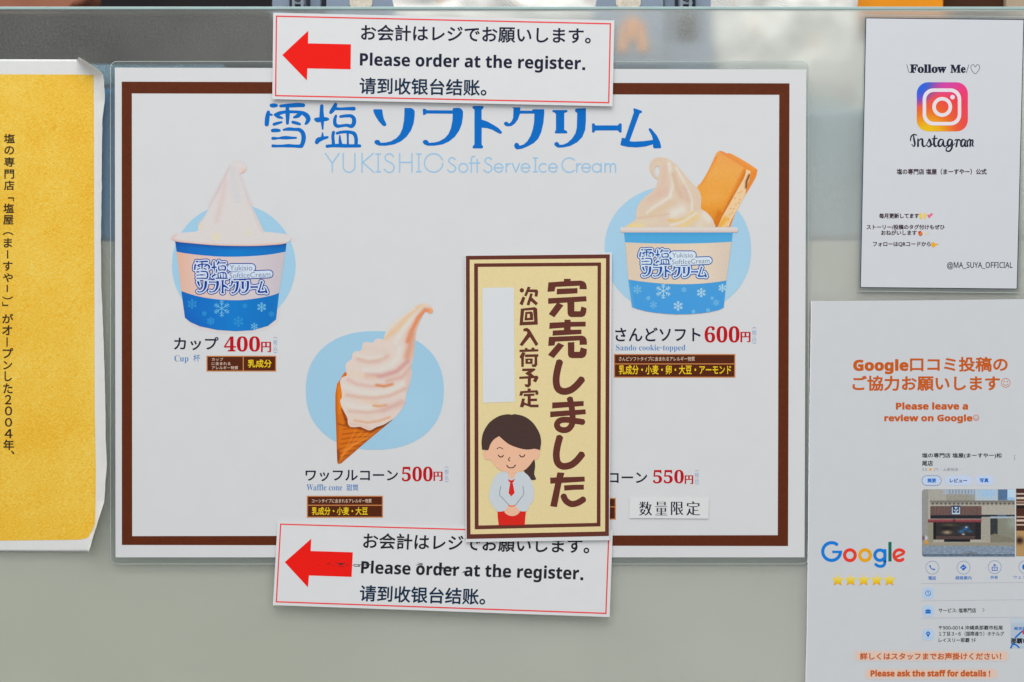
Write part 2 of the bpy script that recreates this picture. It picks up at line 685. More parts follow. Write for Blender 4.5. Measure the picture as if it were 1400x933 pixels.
# grey crate: two end posts with clips, slotted shoulders, a low middle
CR = mat('crate_grey', (128, 142, 160), 0.45, 0.35, 0.05, 70)
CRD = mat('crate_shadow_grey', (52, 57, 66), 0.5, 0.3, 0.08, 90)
g = empty('plastic_crate', 'blue grey plastic crate with clips and slots behind the top of the glass', 'crate', W(690, 330, 40))
bm = bmesh.new()
prism_bm(bm, [(446, -30), (528, -30), (541, 18), (556, 60), (556, 97), (446, 97)], 30, 33)
prism_bm(bm, [(907, -30), (822, -30), (812, 18), (800, 60), (800, 97), (907, 97)], 30, 33)
box_bm(bm, 372, 60, 975, 330, 33.5, 38)
bm_obj('front_wall', bm, CR, g, 0.0004)
for x0, x1, s in ((372, 446, 1), (907, 975, -1)):
    bm = bmesh.new()
    xa = x0 if s > 0 else x1
    box_bm(bm, min(xa, xa + s * 24), -30, max(xa, xa + s * 24), 330, 42, 46)
    box_bm(bm, min(xa + s * 52, xa + s * 66), -30, max(xa + s * 52, xa + s * 66), 330, 40, 46)
    bm_obj('corner_post', bm, CR, g, 0.0006)
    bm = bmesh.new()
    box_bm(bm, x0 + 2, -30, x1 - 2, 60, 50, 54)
    bm_obj('recess_shade', bm, CRD, g)  # dark block painting the shade inside the crate end
    bm = bmesh.new()
    c0 = xa + s * 36
    for q in (-7, 5):
        box_bm(bm, c0 + q - 2, -30, c0 + q + 2, 26, 28, 40)
    box_bm(bm, c0 - 8, 2, c0 + 8, 6, 28.5, 40)
    cl = bm_obj('clip', bm, mat('clip_grey', (128, 138, 150), 0.4, 0.4, 0.04, 60), g, 0.0003)
    bm = bmesh.new()
    bmesh.ops.create_cone(bm, cap_ends=True, segments=20, radius1=0.0016, radius2=0.0016, depth=0.004)
    bmesh.ops.rotate(bm, verts=bm.verts[:], matrix=__import__('mathutils').Matrix.Rotation(math.pi / 2, 3, 'X'))
    bmesh.ops.translate(bm, verts=bm.verts[:], vec=W(c0, 0, 30, 30))
    pin = bm_obj('pin', bm, CRD, g)
bm = bmesh.new()
for q in ([(843, 72), (849, 32), (854, 32), (858, 72)], [(856, 26), (872, 26), (868, 58), (860, 58)], [(870, 72), (874, 32), (879, 32), (886, 72)]):
    prism_bm(bm, q, 28.6, 29.6)
bm_obj('emblem', bm, mat('emblem_orange', (222, 150, 84), 0.5, 0.2, 0.04, 60), g)
# slots through which the goods show
for x0, x1 in ((478, 509), (842, 876)):
    bm = bmesh.new()
    prism_bm(bm, rrect(x0, -6, x1, 10, 5), 29.2, 29.9)
    bm_obj('slot', bm, mat('slot_beige', (205, 196, 180), 0.5, 0.2, 0.15, 400), g)

NET = bpy.data.materials.new('white_net')
NET.use_nodes = True
nt = NET.node_tree
p = nt.nodes['Principled BSDF']
p.inputs['Roughness'].default_value = 0.4
tc = nt.nodes.new('ShaderNodeTexCoord')
wv = nt.nodes.new('ShaderNodeTexWave')
wv.inputs['Scale'].default_value = 420
wv.inputs['Distortion'].default_value = 2.5
wv.inputs['Detail'].default_value = 2
wv.bands_direction = 'DIAGONAL'
no = nt.nodes.new('ShaderNodeTexNoise')
no.inputs['Scale'].default_value = 55
r1 = nt.nodes.new('ShaderNodeValToRGB')
r1.color_ramp.elements[0].color = (0.72, 0.70, 0.65, 1)
r1.color_ramp.elements[0].position = 0.25
r1.color_ramp.elements[1].color = (0.92, 0.92, 0.89, 1)
r1.color_ramp.elements[1].position = 0.55
r2 = nt.nodes.new('ShaderNodeMix')
r2.data_type = 'RGBA'
r2.inputs[7].default_value = (0.78, 0.55, 0.38, 1)
r3 = nt.nodes.new('ShaderNodeValToRGB')
r3.color_ramp.elements[0].position = 0.58
r3.color_ramp.elements[1].position = 0.75
r3.color_ramp.elements[1].color = (0.6, 0.6, 0.6, 1)
nt.links.new(tc.outputs['Object'], wv.inputs['Vector'])
nt.links.new(tc.outputs['Object'], no.inputs['Vector'])
nt.links.new(wv.outputs['Fac'], r1.inputs[0])
nt.links.new(no.outputs['Fac'], r3.inputs[0])
nt.links.new(r3.outputs[0], r2.inputs[0])
nt.links.new(r1.outputs[0], r2.inputs[6])
nt.links.new(r2.outputs[2], p.inputs['Base Color'])


def pouch(x0, y0, x1, y1, b0, thick, label, seed, m):
    """a soft crinkled bag"""
    N, M = 36, 24
    vs, fs = [], []
    for side in (0, 1):
        for j in range(M + 1):
            for i in range(N + 1):
                u, v = i / N, j / M
                bul = (max(0, math.sin(math.pi * u)) * max(0, math.sin(math.pi * v))) ** 0.4
                k = noise.noise((u * 5 + seed, v * 4, side)) * 0.35 + noise.noise((u * 14, v * 11 + seed, side)) * 0.12
                d = thick * bul * (0.5 + k) * (-1 if side == 0 else 1)
                e = 3 * noise.noise((u * 6, v * 6, seed))
                vs.append(W(x0 + (x1 - x0) * u + e, y0 + (y1 - y0) * v + e, b0 + d, b0))
    for side in (0, 1):
        o_ = side * (N + 1) * (M + 1)
        for j in range(M):
            for i in range(N):
                a = o_ + j * (N + 1) + i
                q = [a, a + 1, a + N + 2, a + N + 1]
                fs.append(q if side == 0 else q[::-1])
    o = link_mesh('soft_pouch', vs, fs, [m], None)
    for q in o.data.polygons:
        q.use_smooth = True
    return tag(o, label, 'pouch', 'white pouches behind the top of the glass')


pouch(500, -60, 860, 90, 64, 24, 'crinkled white pouch in the middle of the grey crate', 1.3, NET)
pouch(972, -60, 1172, 150, 42, 18, 'white net pouch with orange print, between the crate and the orange box', 5.1, NET)

bm = bmesh.new()
box_bm(bm, 1161, -60, 1290, 26, 60, 110)
o = bm_obj('orange_carton', bm, mat('orange_card', (250, 138, 10), 0.4, 0.3, 0.04, 40), None, 0.001)
tag(o, 'bright orange carton edge above the social media card', 'carton')
bm = bmesh.new()
box_bm(bm, 1270, -60, 1372, 26, 75, 140)
o = bm_obj('brown_carton', bm, mat('dark_brown_card', (62, 34, 14), 0.5, 0.2, 0.08, 40), None, 0.001)
tag(o, 'dark brown carton right of the orange carton at the top edge', 'carton')
bm = bmesh.new()
box_bm(bm, 1376, -60, 1500, 26, 70, 140)
o = bm_obj('beige_carton', bm, mat('beige_card', (168, 150, 128), 0.5, 0.2, 0.05, 40), None, 0.001)
tag(o, 'beige carton in the top right corner above the glass', 'carton')
bm = bmesh.new()
prism_bm(bm, smooth([(-60, -60), (110, -60), (124, -20), (112, 6), (60, 12), (-60, 10)], True, 4), 160, 190)
o = bm_obj('brown_package', bm, mat('red_brown_wood', (150, 96, 74), 0.5, 0.25, 0.12, 30), None, 0.004)
tag(o, 'blurred reddish brown package in the top left corner above the glass', 'package')

# goods seen blurred through the glass on the right, between the menu and the social card
bm = bmesh.new()
box_bm(bm, 1088, 150, 1320, 328, 24, 60)
o = bm_obj('tray', bm, mat('tray_grey_blue', (168, 196, 211), 0.4, 0.3, 0.04, 40), None, 0.004)
tag(o, 'pale grey blue tray behind the glass between menu and social media card', 'tray')
bm = bmesh.new()
box_bm(bm, 960, 60, 1560, 328, 62, 66)
o = bm_obj('divider_board', bm, mat('cream_board', (218, 218, 208), 0.5, 0.2, 0.05, 30), None, 0.001)
tag(o, 'pale cream board standing behind the grey blue tray', 'board')

bm = bmesh.new()
box_bm(bm, -1500, -900, 2900, 1600, 330, 340)
o = bm_obj('wall', bm, mat('dark_wall', (34, 32, 34), 0.7, 0.1, 0.2, 12))
o['kind'] = 'structure'


# ------------------------------------------------------------------ lettering traced as strokes
def title_left():
    z = Z(355, 135, 10)
    S = []
    for s in (
        # snow character
        [(165, 97, 22), (195, 98, 26), (232, 98, 18)],
        [(290, 105, 16), (360, 100, 20), (440, 97, 25), (530, 92, 26), (600, 95, 22)],
        [(385, 100, 20), (382, 150, 22), (385, 200, 26), (385, 270, 22), (383, 340, 17)],
        [(122, 190, 20), (112, 240, 26), (105, 300, 28), (100, 355, 26)], [(122, 218, 14), (168, 225, 11)],
        [(215, 225, 16), (270, 205, 22), (330, 190, 18), (400, 185, 18), (470, 185, 16), (540, 190, 18), (600, 205, 24), (648, 240, 30), (668, 285, 28), (650, 328, 20), (632, 348, 12)],
        [(225, 228, 20), (262, 252, 20), (312, 270, 9)], [(560, 212, 20), (525, 240, 24), (474, 260, 12)],
        [(200, 355, 17), (250, 340, 16), (302, 326, 11)], [(457, 326, 17), (510, 340, 18), (550, 352, 14)],
        [(180, 440, 20), (225, 437, 22), (272, 440, 16)],
        [(330, 430, 10), (400, 420, 20), (480, 425, 18), (545, 430, 22), (590, 470, 26), (605, 530, 27), (598, 590, 26), (578, 645, 24)],
        [(183, 547, 17), (215, 547, 16), (260, 545, 9), (310, 540, 17), (370, 538, 20), (440, 540, 14), (500, 540, 10)],
        [(185, 650, 18), (250, 652, 14), (330, 650, 16), (400, 648, 20), (470, 652, 17), (530, 655, 19), (572, 652, 23)],
        # salt character
        [(852, 105, 20), (850, 180, 23), (852, 250, 28), (860, 330, 18), (864, 418, 8)],
        [(770, 288, 19), (800, 295, 30), (860, 287, 28), (915, 284, 22), (940, 285, 11)],
        [(784, 600, 24), (805, 570, 30), (860, 548, 22), (930, 532, 13)], [(862, 472, 5), (862, 510, 13), (860, 545, 20)],
        [(1040, 85, 20), (1020, 130, 27), (985, 180, 23), (970, 198, 13)],
        [(1040, 140, 18), (1100, 145, 15), (1200, 142, 18), (1290, 142, 23)],
        [(1045, 240, 14), (1030, 290, 19), (1034, 350, 22), (1065, 380, 20), (1130, 375, 16), (1190, 368, 17), (1258, 380, 23), (1290, 340, 25), (1290, 280, 24), (1255, 243, 20), (1180, 240, 18), (1108, 250, 15)],
        [(1012, 465, 18), (1003, 520, 18), (1008, 580, 18), (1012, 640, 20)],
        [(1060, 478, 15), (1110, 464, 16), (1180, 458, 17), (1250, 465, 19), (1298, 488, 23), (1320, 550, 21), (1320, 630, 21)],
        [(1098, 512, 7), (1100, 570, 15), (1108, 630, 22)], [(1206, 480, 12), (1208, 560, 10), (1208, 630, 12)],
        [(925, 655, 19), (1000, 648, 18), (1100, 646, 22), (1200, 650, 20), (1290, 650, 19), (1370, 650, 18)],
    ):
        S.append(z(*s))
    return S


def title_right():
    B, C, D = Z(500, 135, 10), Z(630, 135, 10), Z(770, 135, 10)
    return [
        B((105, 160), (115, 150), (220, 150), (230, 165), (235, 215), (250, 280), (285, 350), (280, 375), (255, 382), (235, 375), (180, 315), (135, 245), (108, 185)),
        B((530, 140), (540, 132), (620, 132), (655, 150), (672, 180), (670, 250), (655, 350), (620, 440), (560, 525), (480, 590), (390, 630), (280, 648), (190, 648), (145, 632), (120, 608), (125, 580), (150, 567), (180, 570), (198, 590), (205, 607), (280, 603), (350, 585), (420, 545), (470, 490), (505, 410), (525, 300), (530, 200)),
        B((780, 150), (800, 140), (825, 150), (835, 162), (1190, 165), (1190, 140), (1205, 132), (1275, 130), (1310, 145), (1332, 180), (1330, 250), (1315, 350), (1280, 440), (1220, 525), (1140, 590), (1050, 630), (940, 648), (850, 648), (805, 632), (780, 605), (785, 580), (810, 567), (840, 570), (858, 590), (865, 607), (940, 603), (1010, 585), (1080, 545), (1130, 490), (1165, 410), (1187, 300), (1190, 212), (835, 208), (815, 225), (785, 230)),
        C((155, 122), (175, 105), (300, 105), (315, 122), (305, 140), (285, 160), (285, 290), (360, 315), (450, 365), (520, 410), (565, 462), (555, 482), (530, 485), (500, 470), (430, 430), (360, 408), (287, 402), (285, 630), (305, 655), (305, 675), (290, 685), (170, 685), (160, 672), (165, 655), (187, 630), (187, 160), (170, 140)),
        C((700, 125), (815, 125), (812, 168), (975, 170), (980, 150), (1140, 150), (1142, 200), (1130, 330), (1100, 460), (1060, 550), (1000, 610), (920, 655), (840, 688), (770, 700), (740, 680), (728, 645), (740, 615), (765, 605), (790, 620), (805, 648), (860, 630), (910, 585), (955, 510), (985, 420), (1002, 320), (1005, 210), (810, 210), (780, 290), (740, 345), (690, 380), (635, 385), (600, 370), (588, 345), (600, 325), (625, 318), (645, 330), (660, 345), (690, 320), (715, 270), (720, 140)),
        C((1250, 170), (1260, 160), (1450, 160), (1460, 175), (1450, 190), (1415, 200), (1413, 430), (1445, 445), (1460, 465), (1445, 480), (1290, 480), (1283, 462), (1300, 430), (1300, 215), (1280, 195), (1255, 188)),
        D((160, 155), (180, 140), (310, 135), (310, 300), (300, 430), (260, 530), (190, 600), (100, 650), (0, 672), (-70, 675), (-105, 655), (-125, 630), (-115, 605), (-90, 595), (-65, 605), (-50, 635), (0, 632), (60, 605), (120, 550), (165, 480), (185, 400), (190, 200), (165, 185)),
        D((392, 350), (405, 340), (425, 345), (440, 370), (745, 370), (765, 345), (785, 340), (798, 350), (798, 460), (785, 470), (765, 465), (745, 440), (440, 440), (425, 465), (405, 470), (392, 460)),
        D((955, 150), (970, 135), (1070, 170), (1078, 190), (1065, 202), (1045, 205), (1020, 270), (905, 585), (960, 592), (1100, 585), (1225, 568), (1210, 510), (1165, 430), (1170, 412), (1190, 408), (1215, 430), (1280, 510), (1320, 590), (1338, 660), (1330, 682), (1240, 685), (1225, 665), (1225, 630), (1120, 660), (1000, 672), (880, 665), (790, 645), (780, 630), (800, 540), (845, 545), (965, 190)),
    ]


def subtitle():
    E, F = Z(440, 200, 6.667), Z(645, 200, 6.667)
    L = []

    def a(z, *pts, sm=False):
        L.append((z(*pts), sm))

    def arc(z, cx, cy, r, a0, a1):
        L.append((z(*circ(cx, cy, r, n=20, a0=a0, a1=a1)), False))
    a(E, (35, 68), (97, 158), (160, 68)); a(E, (97, 158), (97, 240))
    a(E, (197, 68), (197, 187)); arc(E, 250, 187, 53, 0, 180); a(E, (303, 187), (303, 68))
    a(E, (368, 68), (368, 240)); a(E, (470, 68), (375, 150), (475, 240))
    for x in (515, 885):
        a(E, (x, 74), (x, 236)); a(E, (x - 22, 74), (x + 22, 74)); a(E, (x - 22, 236), (x + 22, 236))
    a(E, (655, 98), (632, 75), (600, 75), (577, 100), (587, 130), (622, 150), (652, 172), (660, 205), (640, 236), (604, 240), (568, 212), sm=True)
    a(E, (711, 68), (711, 240)); a(E, (822, 68), (822, 240)); a(E, (711, 150), (822, 150))
    arc(E, 1020, 155, 84, 0, 360)
    a(E, (1217, 122), (1192, 106), (1167, 115), (1158, 140), (1178, 163), (1208, 180), (1220, 205), (1205, 232), (1175, 240), (1148, 218), sm=True)
    arc(E, 1290, 200, 40, 0, 360)
    a(E, (1392, 96), (1374, 98), (1364, 118), (1363, 145), sm=True); a(E, (1363, 145), (1363, 240)); a(E, (1345, 156), (1388, 156))
    a(F, (50, 122), (50, 240)); a(F, (28, 156), (74, 156))
    a(F, (180, 122), (155, 106), (130, 115), (121, 140), (142, 163), (172, 180), (184, 205), (169, 232), (140, 240), (108, 218), sm=True)
    for x in (245, 490, 740, 1042):
        arc(F, x, 200, 39, 30, 360); a(F, (x - 38, 200), (x + 39, 200))
    for x in (314, 956):
        a(F, (x, 160), (x, 240)); a(F, (x, 196), (x + 14, 168), (x + 38, 161), sm=True)
    a(F, (370, 160), (402, 238), (435, 160))
    a(F, (580, 110), (580, 236)); a(F, (562, 110), (598, 110)); a(F, (562, 236), (598, 236))
    arc(F, 652, 200, 39, 50, 310)
    arc(F, 888, 175, 66, 45, 315)
    arc(F, 1138, 200, 39, 0, 360); a(F, (1178, 158), (1178, 240))
    a(F, (1214, 158), (1214, 240)); a(F, (1214, 192), (1226, 168), (1244, 162), (1258, 172), (1262, 195), (1262, 240), sm=True)
    a(F, (1262, 192), (1274, 168), (1292, 162), (1306, 172), (1310, 195), (1310, 240), sm=True)
    R = []
    for p, sm in L:
        R += ribbon(p, r=0.85, sm=sm, nd=8, n=4)
    return R


# ------------------------------------------------------------------ the menu board
menu = Sheet('menu_board', 'large laminated soft serve ice cream menu with brown border', 'menu board', (630, 762), depth=lambda x, y: 0.9)
paper_outline = [(157.5, 93), (1102, 95.6), (1099.5, 762), (158.5, 762)]
slab(menu, paper_outline, 'paper', PAPER, 0.25)
slab(menu, rrect(151.5, 84.5, 1104.6, 771, 9), 'laminate_film', FILM, 0.12, [paper_outline], -0.05)
p = Part(menu, 0.0)
ring = rrect(151.5, 84.5, 1104.6, 771, 9)
p.fill(ribbon(ring, r=0.38, sm=False, closed=True, nd=6), FRIM)
p.build('film_rim')
p = Part(menu, 0.05)
p.fill([[(167, 112.3), (1079, 114.6), (1077, 746.5), (167.2, 745)]], BROWN, [[(180.8, 128.3), (1065, 130.2), (1063, 731.7), (181.3, 733)]])
p.build('border_frame')
p = Part(menu, 0.05)
TL, TR = title_left(), title_right()
p.fill([q for s in TL for q in ribbon(s, d=0.38)] + TR, BLUE)
p.build('title_lettering')
p = Part(menu, 0.05)
p.fill(subtitle(), PALEB)
p.build('subtitle_lettering')


def flake(cx, cy, R, w_=0.55):
    P = []
    for k in range(6):
        a = math.radians(90 + 60 * k)
        c, s = math.cos(a), math.sin(a)
        P += ribbon([(cx, cy), (cx + R * c, cy + R * s)], r=w_, sm=False, nd=6)
        for t in (0.45, 0.72):
            for d in (-1, 1):
                b = a + d * 0.85
                P += ribbon([(cx + R * t * c, cy + R * t * s), (cx + R * t * c + R * 0.3 * math.cos(b), cy + R * t * s + R * 0.3 * math.sin(b))], r=w_ * 0.85, sm=False, nd=6)
    return P


def remap(pts, src, dst, slope=0.0):
    (a, b, c, d), (e, f, g_, h) = src, dst
    return [(e + (q[0] - a) / (c - a) * (g_ - e), f + (q[1] - b) / (d - b) * (h - f) + slope * (q[0] - a) / (c - a)) for q in pts]


def cup_logo(sheet, parent, lift, z, tone):
    """the outlined shop lettering on the cup label; z maps the enlargement of the first cup's label"""
    navy = mat('logo_navy_%s' % tone, (8, 54, 142) if tone == 'deep' else (16, 76, 156), 0.5, 0.15, 0.06)
    pale = mat('logo_pale_%s' % tone, (196, 208, 230) if tone == 'deep' else (200, 214, 226), 0.5, 0.15, 0.03)
    (x0, y0), (x1, y1) = z((120, 128), (640, 415))
    (u0, v0), (u1, v1) = z((165, 430), (1245, 640))
    k = (x1 - x0) / 132.0
    A = []
    for s in TL:
        A.append([q + (r_[2] * k,) for q, r_ in zip(remap(s, (362, 141, 494, 203), (x0, y0, x1, y1)), s)])
    B = [remap(q, (510, 145, 904, 206), (u0, v0, u1, v1)) for q in TR]
    e1 = z((690, 240), (1000, 240))
    e2 = z((690, 362), (1270, 335))
    cap = [e1, e2]

    def layer(d):
        P = []
        for s in A:
            P += ribbon(s, d=d, nd=8, n=2)
        for q in B:
            P += [q] + ribbon(q, r=d, sm=False, closed=True, nd=7)
        for c, r in zip(cap, (5.0, 4.6)):
            P += ribbon(c, r=r + d - 1.6, sm=False, nd=12)
        return P
    p_ = Part(sheet, lift)
    p_.fill(layer(3.0), navy)
    p_.fill(layer(1.8), pale, dl=0.03)
    P = []
    for s in A:
        P += ribbon(s, d=0.12, nd=8, n=2)
    p_.fill(P + B, navy, dl=0.06)
    (a, b), (c, d) = z((668, 200), (1012, 282))
    gz = mat('logo_grey', (92, 106, 138), 0.5, 0.15, 0.05)
    p_.text('Yukisio', (a, b, c, d), gz, -0.008, dl=0.06)
    (a, b), (c, d) = z((665, 322), (1288, 405))
    p_.text('SoftIceCream', (a, b, c, d), gz, -0.008, dl=0.06, slope=-0.04)
    p_.build('cup_logo', parent)


# first cup: blue disc, cup, soft serve
p = Part(menu, 0.05)
p.paint([circ(320, 363, 84.5, 84, n=64)], brush((152, 193, 216), [([(320, 363)], 60, (146, 188, 214), 0.6)]), step=6)
pic = p.build('cup_picture')
pic['label'] = 'picture of white soft serve in a deep blue paper cup'
h1, h2, l1 = Z(230, 210, 7.178), Z(230, 310, 6.222), Z(255, 345, 11.2)
body = h2((62, 128), (1008, 146), (1000, 215), (945, 565), (920, 790), (850, 845), (720, 882), (580, 890), (420, 880), (270, 848), (190, 812), (145, 775), (115, 550), (75, 215))
p = Part(menu, 0.025)
p.paint([smooth(h1((592, 120), (640, 76), (690, 66), (752, 86), (780, 135), (766, 186), (732, 210), (745, 260), (785, 370), (840, 500), (800, 520), (420, 520), (395, 500), (478, 340)), True, 4),
         smooth(h2((30, 100), (70, 60), (80, 200), (120, 560), (150, 780), (260, 870), (420, 905), (580, 912), (720, 905), (870, 860), (945, 795), (975, 560), (1040, 190), (1075, 100), (1000, 130), (100, 120)), True, 4)],
        brush((203, 198, 199), []), step=4)
p.build('picture_glow', pic)
p = Part(menu, 0.11)
lbl = ramp(0, (240, (214, 166, 142)), (262, (212, 178, 164)), (300, (206, 188, 186)), (345, (198, 190, 194)), (392, (186, 178, 184)))
p.paint([body], brush(ramp(0, (238, (0, 88, 168)), (262, (0, 102, 184)), (320, (4, 116, 192)), (390, (2, 104, 178))),
                      [(h2((62, 132), (500, 165), (1008, 150)), 4.0, (0, 74, 146), 0.75), (h2((140, 780), (300, 880)), 9, (0, 84, 176), 0.5), (h2((950, 600), (925, 790)), 5, (30, 130, 190), 0.4)]), step=2.4)
cup = p.build('cup', pic)
p = Part(menu, 0.14)
p.paint([smooth(h2((75, 215), (160, 230), (320, 248), (500, 258), (700, 253), (870, 238), (1000, 215)), False, 4) +
         smooth(h2((945, 565), (870, 590), (730, 615), (600, 627), (420, 620), (250, 592), (115, 550)), False, 4)], lbl, step=3)
p.build('cup_label', pic)
p = Part(menu, 0.14)
fl = mat('snowflake_ink_deep', (106, 178, 214), 0.5, 0.15, 0.05)
fl2 = mat('snowflake_ink_faint', (46, 140, 200), 0.5, 0.15, 0.05)
for x, y, R, m in ((458, 697, 70, fl), (797, 685, 38, fl), (600, 808, 44, fl2), (207, 660, 40, fl2), (365, 805, 32, fl2), (735, 850, 30, fl), (655, 675, 20, fl2), (310, 740, 20, fl2), (880, 745, 24, fl2)):
    (cx, cy), = h2((x, y))
    p.fill(flake(cx, cy, R / 6.222, 0.5 if R > 30 else 0.35), m)
p.build('snowflake_pattern', pic)
p = Part(menu, 0.17)
serve = smooth(h1((592, 150), (635, 92), (690, 80), (740, 100), (765, 135), (750, 182), (708, 205), (720, 260), (760, 370), (815, 500), (870, 610), (945, 770)), False, 4) + \
    smooth(h1((945, 770), (1100, 785), (1200, 808), (1212, 840), (1150, 885), (1000, 902), (800, 910), (500, 905), (250, 885), (80, 865), (35, 830), (60, 797), (160, 778), (272, 770)), False, 4)[1:] + \
    smooth(h1((300, 755), (300, 690), (360, 620), (420, 490), (500, 330), (560, 210)), False, 4)
p.paint([serve], brush((206, 201, 199), [
    (h1((600, 130), (500, 340), (410, 500), (300, 690)), 2.6, (198, 180, 184), 0.8), (h1((560, 260), (540, 420), (480, 660)), 4, (206, 188, 184), 0.8),
    (h1((640, 160), (650, 300), (680, 450)), 6, (198, 196, 198), 0.8), (h1((720, 210), (800, 480), (930, 760)), 3, (200, 186, 184), 0.6),
    (h1((740, 175)), 3.5, (222, 178, 160), 0.9), (h1((475, 820)), 5, (216, 204, 166), 0.9), (h1((320, 720)), 3.5, (214, 200, 172), 0.8), (h1((780, 780)), 6, (208, 202, 180), 0.7),
    (h1((40, 850), (250, 885), (500, 902), (800, 908), (1150, 885)), 1.6, (214, 172, 158), 0.9), (h1((45, 830), (80, 800)), 2, (208, 176, 168), 0.7),
    (h1((690, 84), (640, 96)), 2.4, (206, 196, 194), 0.5)]), step=1.5)
p.build('soft_serve', pic)
cup_logo(menu, pic, 0.17, l1, 'deep')

# cone picture
i3, i4 = Z(450, 405, 7.773), Z(440, 500, 6.667)
p = Part(menu, 0.05)
p.paint([circ(512.6, 534, 94.3, 81, n=72, e=2.25)], brush((150, 190, 213), [([(560, 560)], 40, (156, 196, 217), 0.6)]), step=6)
pic = p.build('cone_picture')
pic['label'] = 'picture of pink white soft serve in a waffle cone'
p = Part(menu, 0.08)
cone = i4((196, 80), (212, 58), (232, 70), (300, 200), (520, 400), (660, 475), (640, 500), (400, 700), (178, 890), (155, 897), (143, 885), (136, 700), (130, 520), (125, 400), (125, 260), (140, 165), (158, 142))
wl = []
for k in range(9):
    a0, b0 = i4((150 + k * 8, 850 - k * 45), (250 + k * 52, 815 - k * 42))
    wl.append(([a0, ((a0[0] + b0[0]) / 2, (a0[1] + b0[1]) / 2 - 1.2), b0], 0.75, (140, 62, 8), 0.8))
for k in range(5):
    a0, b0 = i4((160 + k * 10, 880 - k * 30), (330 + k * 75, 545 + k * 6))
    wl.append(([a0, b0], 0.8, (226, 138, 50), 0.6))
p.paint([cone], brush((206, 106, 14), [(i4((130, 200), (140, 800)), 3, (176, 84, 8), 0.7), (i4((160, 200), (170, 420)), 3.5, (224, 124, 12), 0.8), (i4((180, 890), (660, 480)), 4.5, (168, 84, 22), 0.8),
                                       (i4((150, 860), (145, 780)), 3, (120, 52, 10), 0.8)] + wl +
                     [(i4((190, 400), (235, 540), (350, 572), (440, 600), (560, 548), (660, 480)), 2.0, (122, 50, 10), 0.85), (i4((150, 530), (250, 560)), 1.0, (130, 55, 10), 0.7), (i4((210, 75)), 2, (206, 96, 20), 0.6)]), step=0.9)
p.build('waffle_cone', pic)
p = Part(menu, 0.11)
ss = i3((1105, 150), (1095, 182), (1062, 187), (1030, 165), (1000, 200), (960, 280), (930, 370), (915, 460), (905, 600), (890, 680), (872, 750)) + \
    i4((822, 70), (815, 120), (800, 180), (770, 260), (760, 340), (720, 410), (665, 475), (610, 512), (560, 540), (500, 560), (440, 590), (390, 575), (350, 558), (300, 562), (260, 555), (240, 530), (236, 480), (210, 430), (185, 380), (168, 320), (185, 290), (180, 220), (168, 150), (185, 110), (222, 95)) + \
    i3((190, 830), (175, 750), (190, 705), (240, 670), (250, 615), (285, 585), (338, 580), (365, 500), (400, 489), (465, 495), (490, 465), (530, 450), (575, 460), (600, 390), (650, 310), (740, 230), (850, 160), (930, 100), (1000, 78), (1062, 88))
PK, PK2, HI, OR_ = (208, 172, 162), (212, 186, 174), (210, 205, 196), (214, 128, 84)
p.paint([smooth(ss, True, 3)], brush((212, 196, 186), [
    (i3((600, 440), (700, 370), (860, 200), (980, 110)), 4.0, (216, 184, 146), 0.95), (i3((590, 430), (640, 330), (780, 215), (900, 135)), 1.8, HI, 0.8), (i3((700, 500), (760, 400), (860, 260), (1000, 130)), 3.2, HI, 0.95),
    (i3((1085, 160), (1020, 150), (950, 230), (880, 370), (840, 480)), 3.6, OR_, 0.95), (i3((880, 400), (870, 520), (830, 640)), 5.5, (206, 142, 112), 0.8), (i3((900, 480), (880, 640)), 2.5, (204, 168, 152), 0.7),
    (i3((1085, 155)), 2.5, (224, 170, 112), 0.9),
    (i3((310, 670), (420, 700), (520, 690), (620, 640)), 3.4, (205, 168, 152), 0.72), (i3((370, 560), (480, 570), (590, 590)), 5, (208, 192, 180), 0.6), (i3((300, 630), (420, 660), (560, 640)), 2.6, HI, 0.7),
    (i3((750, 560), (740, 650), (650, 740), (520, 790), (380, 790)), 4.5, HI, 0.95), (i3((840, 690), (720, 800), (560, 850), (400, 845)), 3.6, (200, 148, 142), 0.9), (i3((880, 740), (780, 860), (620, 900)), 3.5, (206, 166, 152), 0.8),
    (i4((240, 130), (320, 170), (450, 190), (560, 180), (650, 165)), 2.6, PK, 0.8), (i4((500, 178), (570, 190), (640, 172)), 1.8, (206, 120, 66), 0.85), (i4((250, 70), (380, 90), (480, 110)), 4, (216, 194, 170), 0.6),
    (i4((210, 190), (330, 235), (480, 255), (620, 235), (740, 170)), 4.0, HI, 0.9), (i4((230, 270), (350, 290), (480, 298), (620, 275), (760, 210)), 2.6, (206, 166, 148), 0.72),
    (i4((380, 310), (450, 335), (520, 345)), 2.4, (216, 188, 160), 0.7), (i4((470, 365), (530, 370), (590, 360)), 1.6, (212, 142, 84), 0.85), (i4((210, 345), (320, 385), (440, 385)), 4.2, HI, 0.9), (i4((250, 415), (420, 430), (560, 410), (730, 330)), 2.6, (206, 168, 152), 0.72),
    (i4((560, 400), (740, 340)), 5, (204, 166, 156), 0.6), (i4((260, 460), (360, 480), (480, 470)), 4, (212, 196, 180), 0.7), (i4((300, 500), (420, 520), (520, 505), (620, 470)), 1.8, (212, 160, 124), 0.8), (i4((260, 530), (340, 545), (430, 570)), 2.5, (212, 176, 152), 0.6),
    (i4((800, 80), (780, 220)), 4, (202, 172, 164), 0.6)]), step=1.0)
p.build('soft_serve', pic)

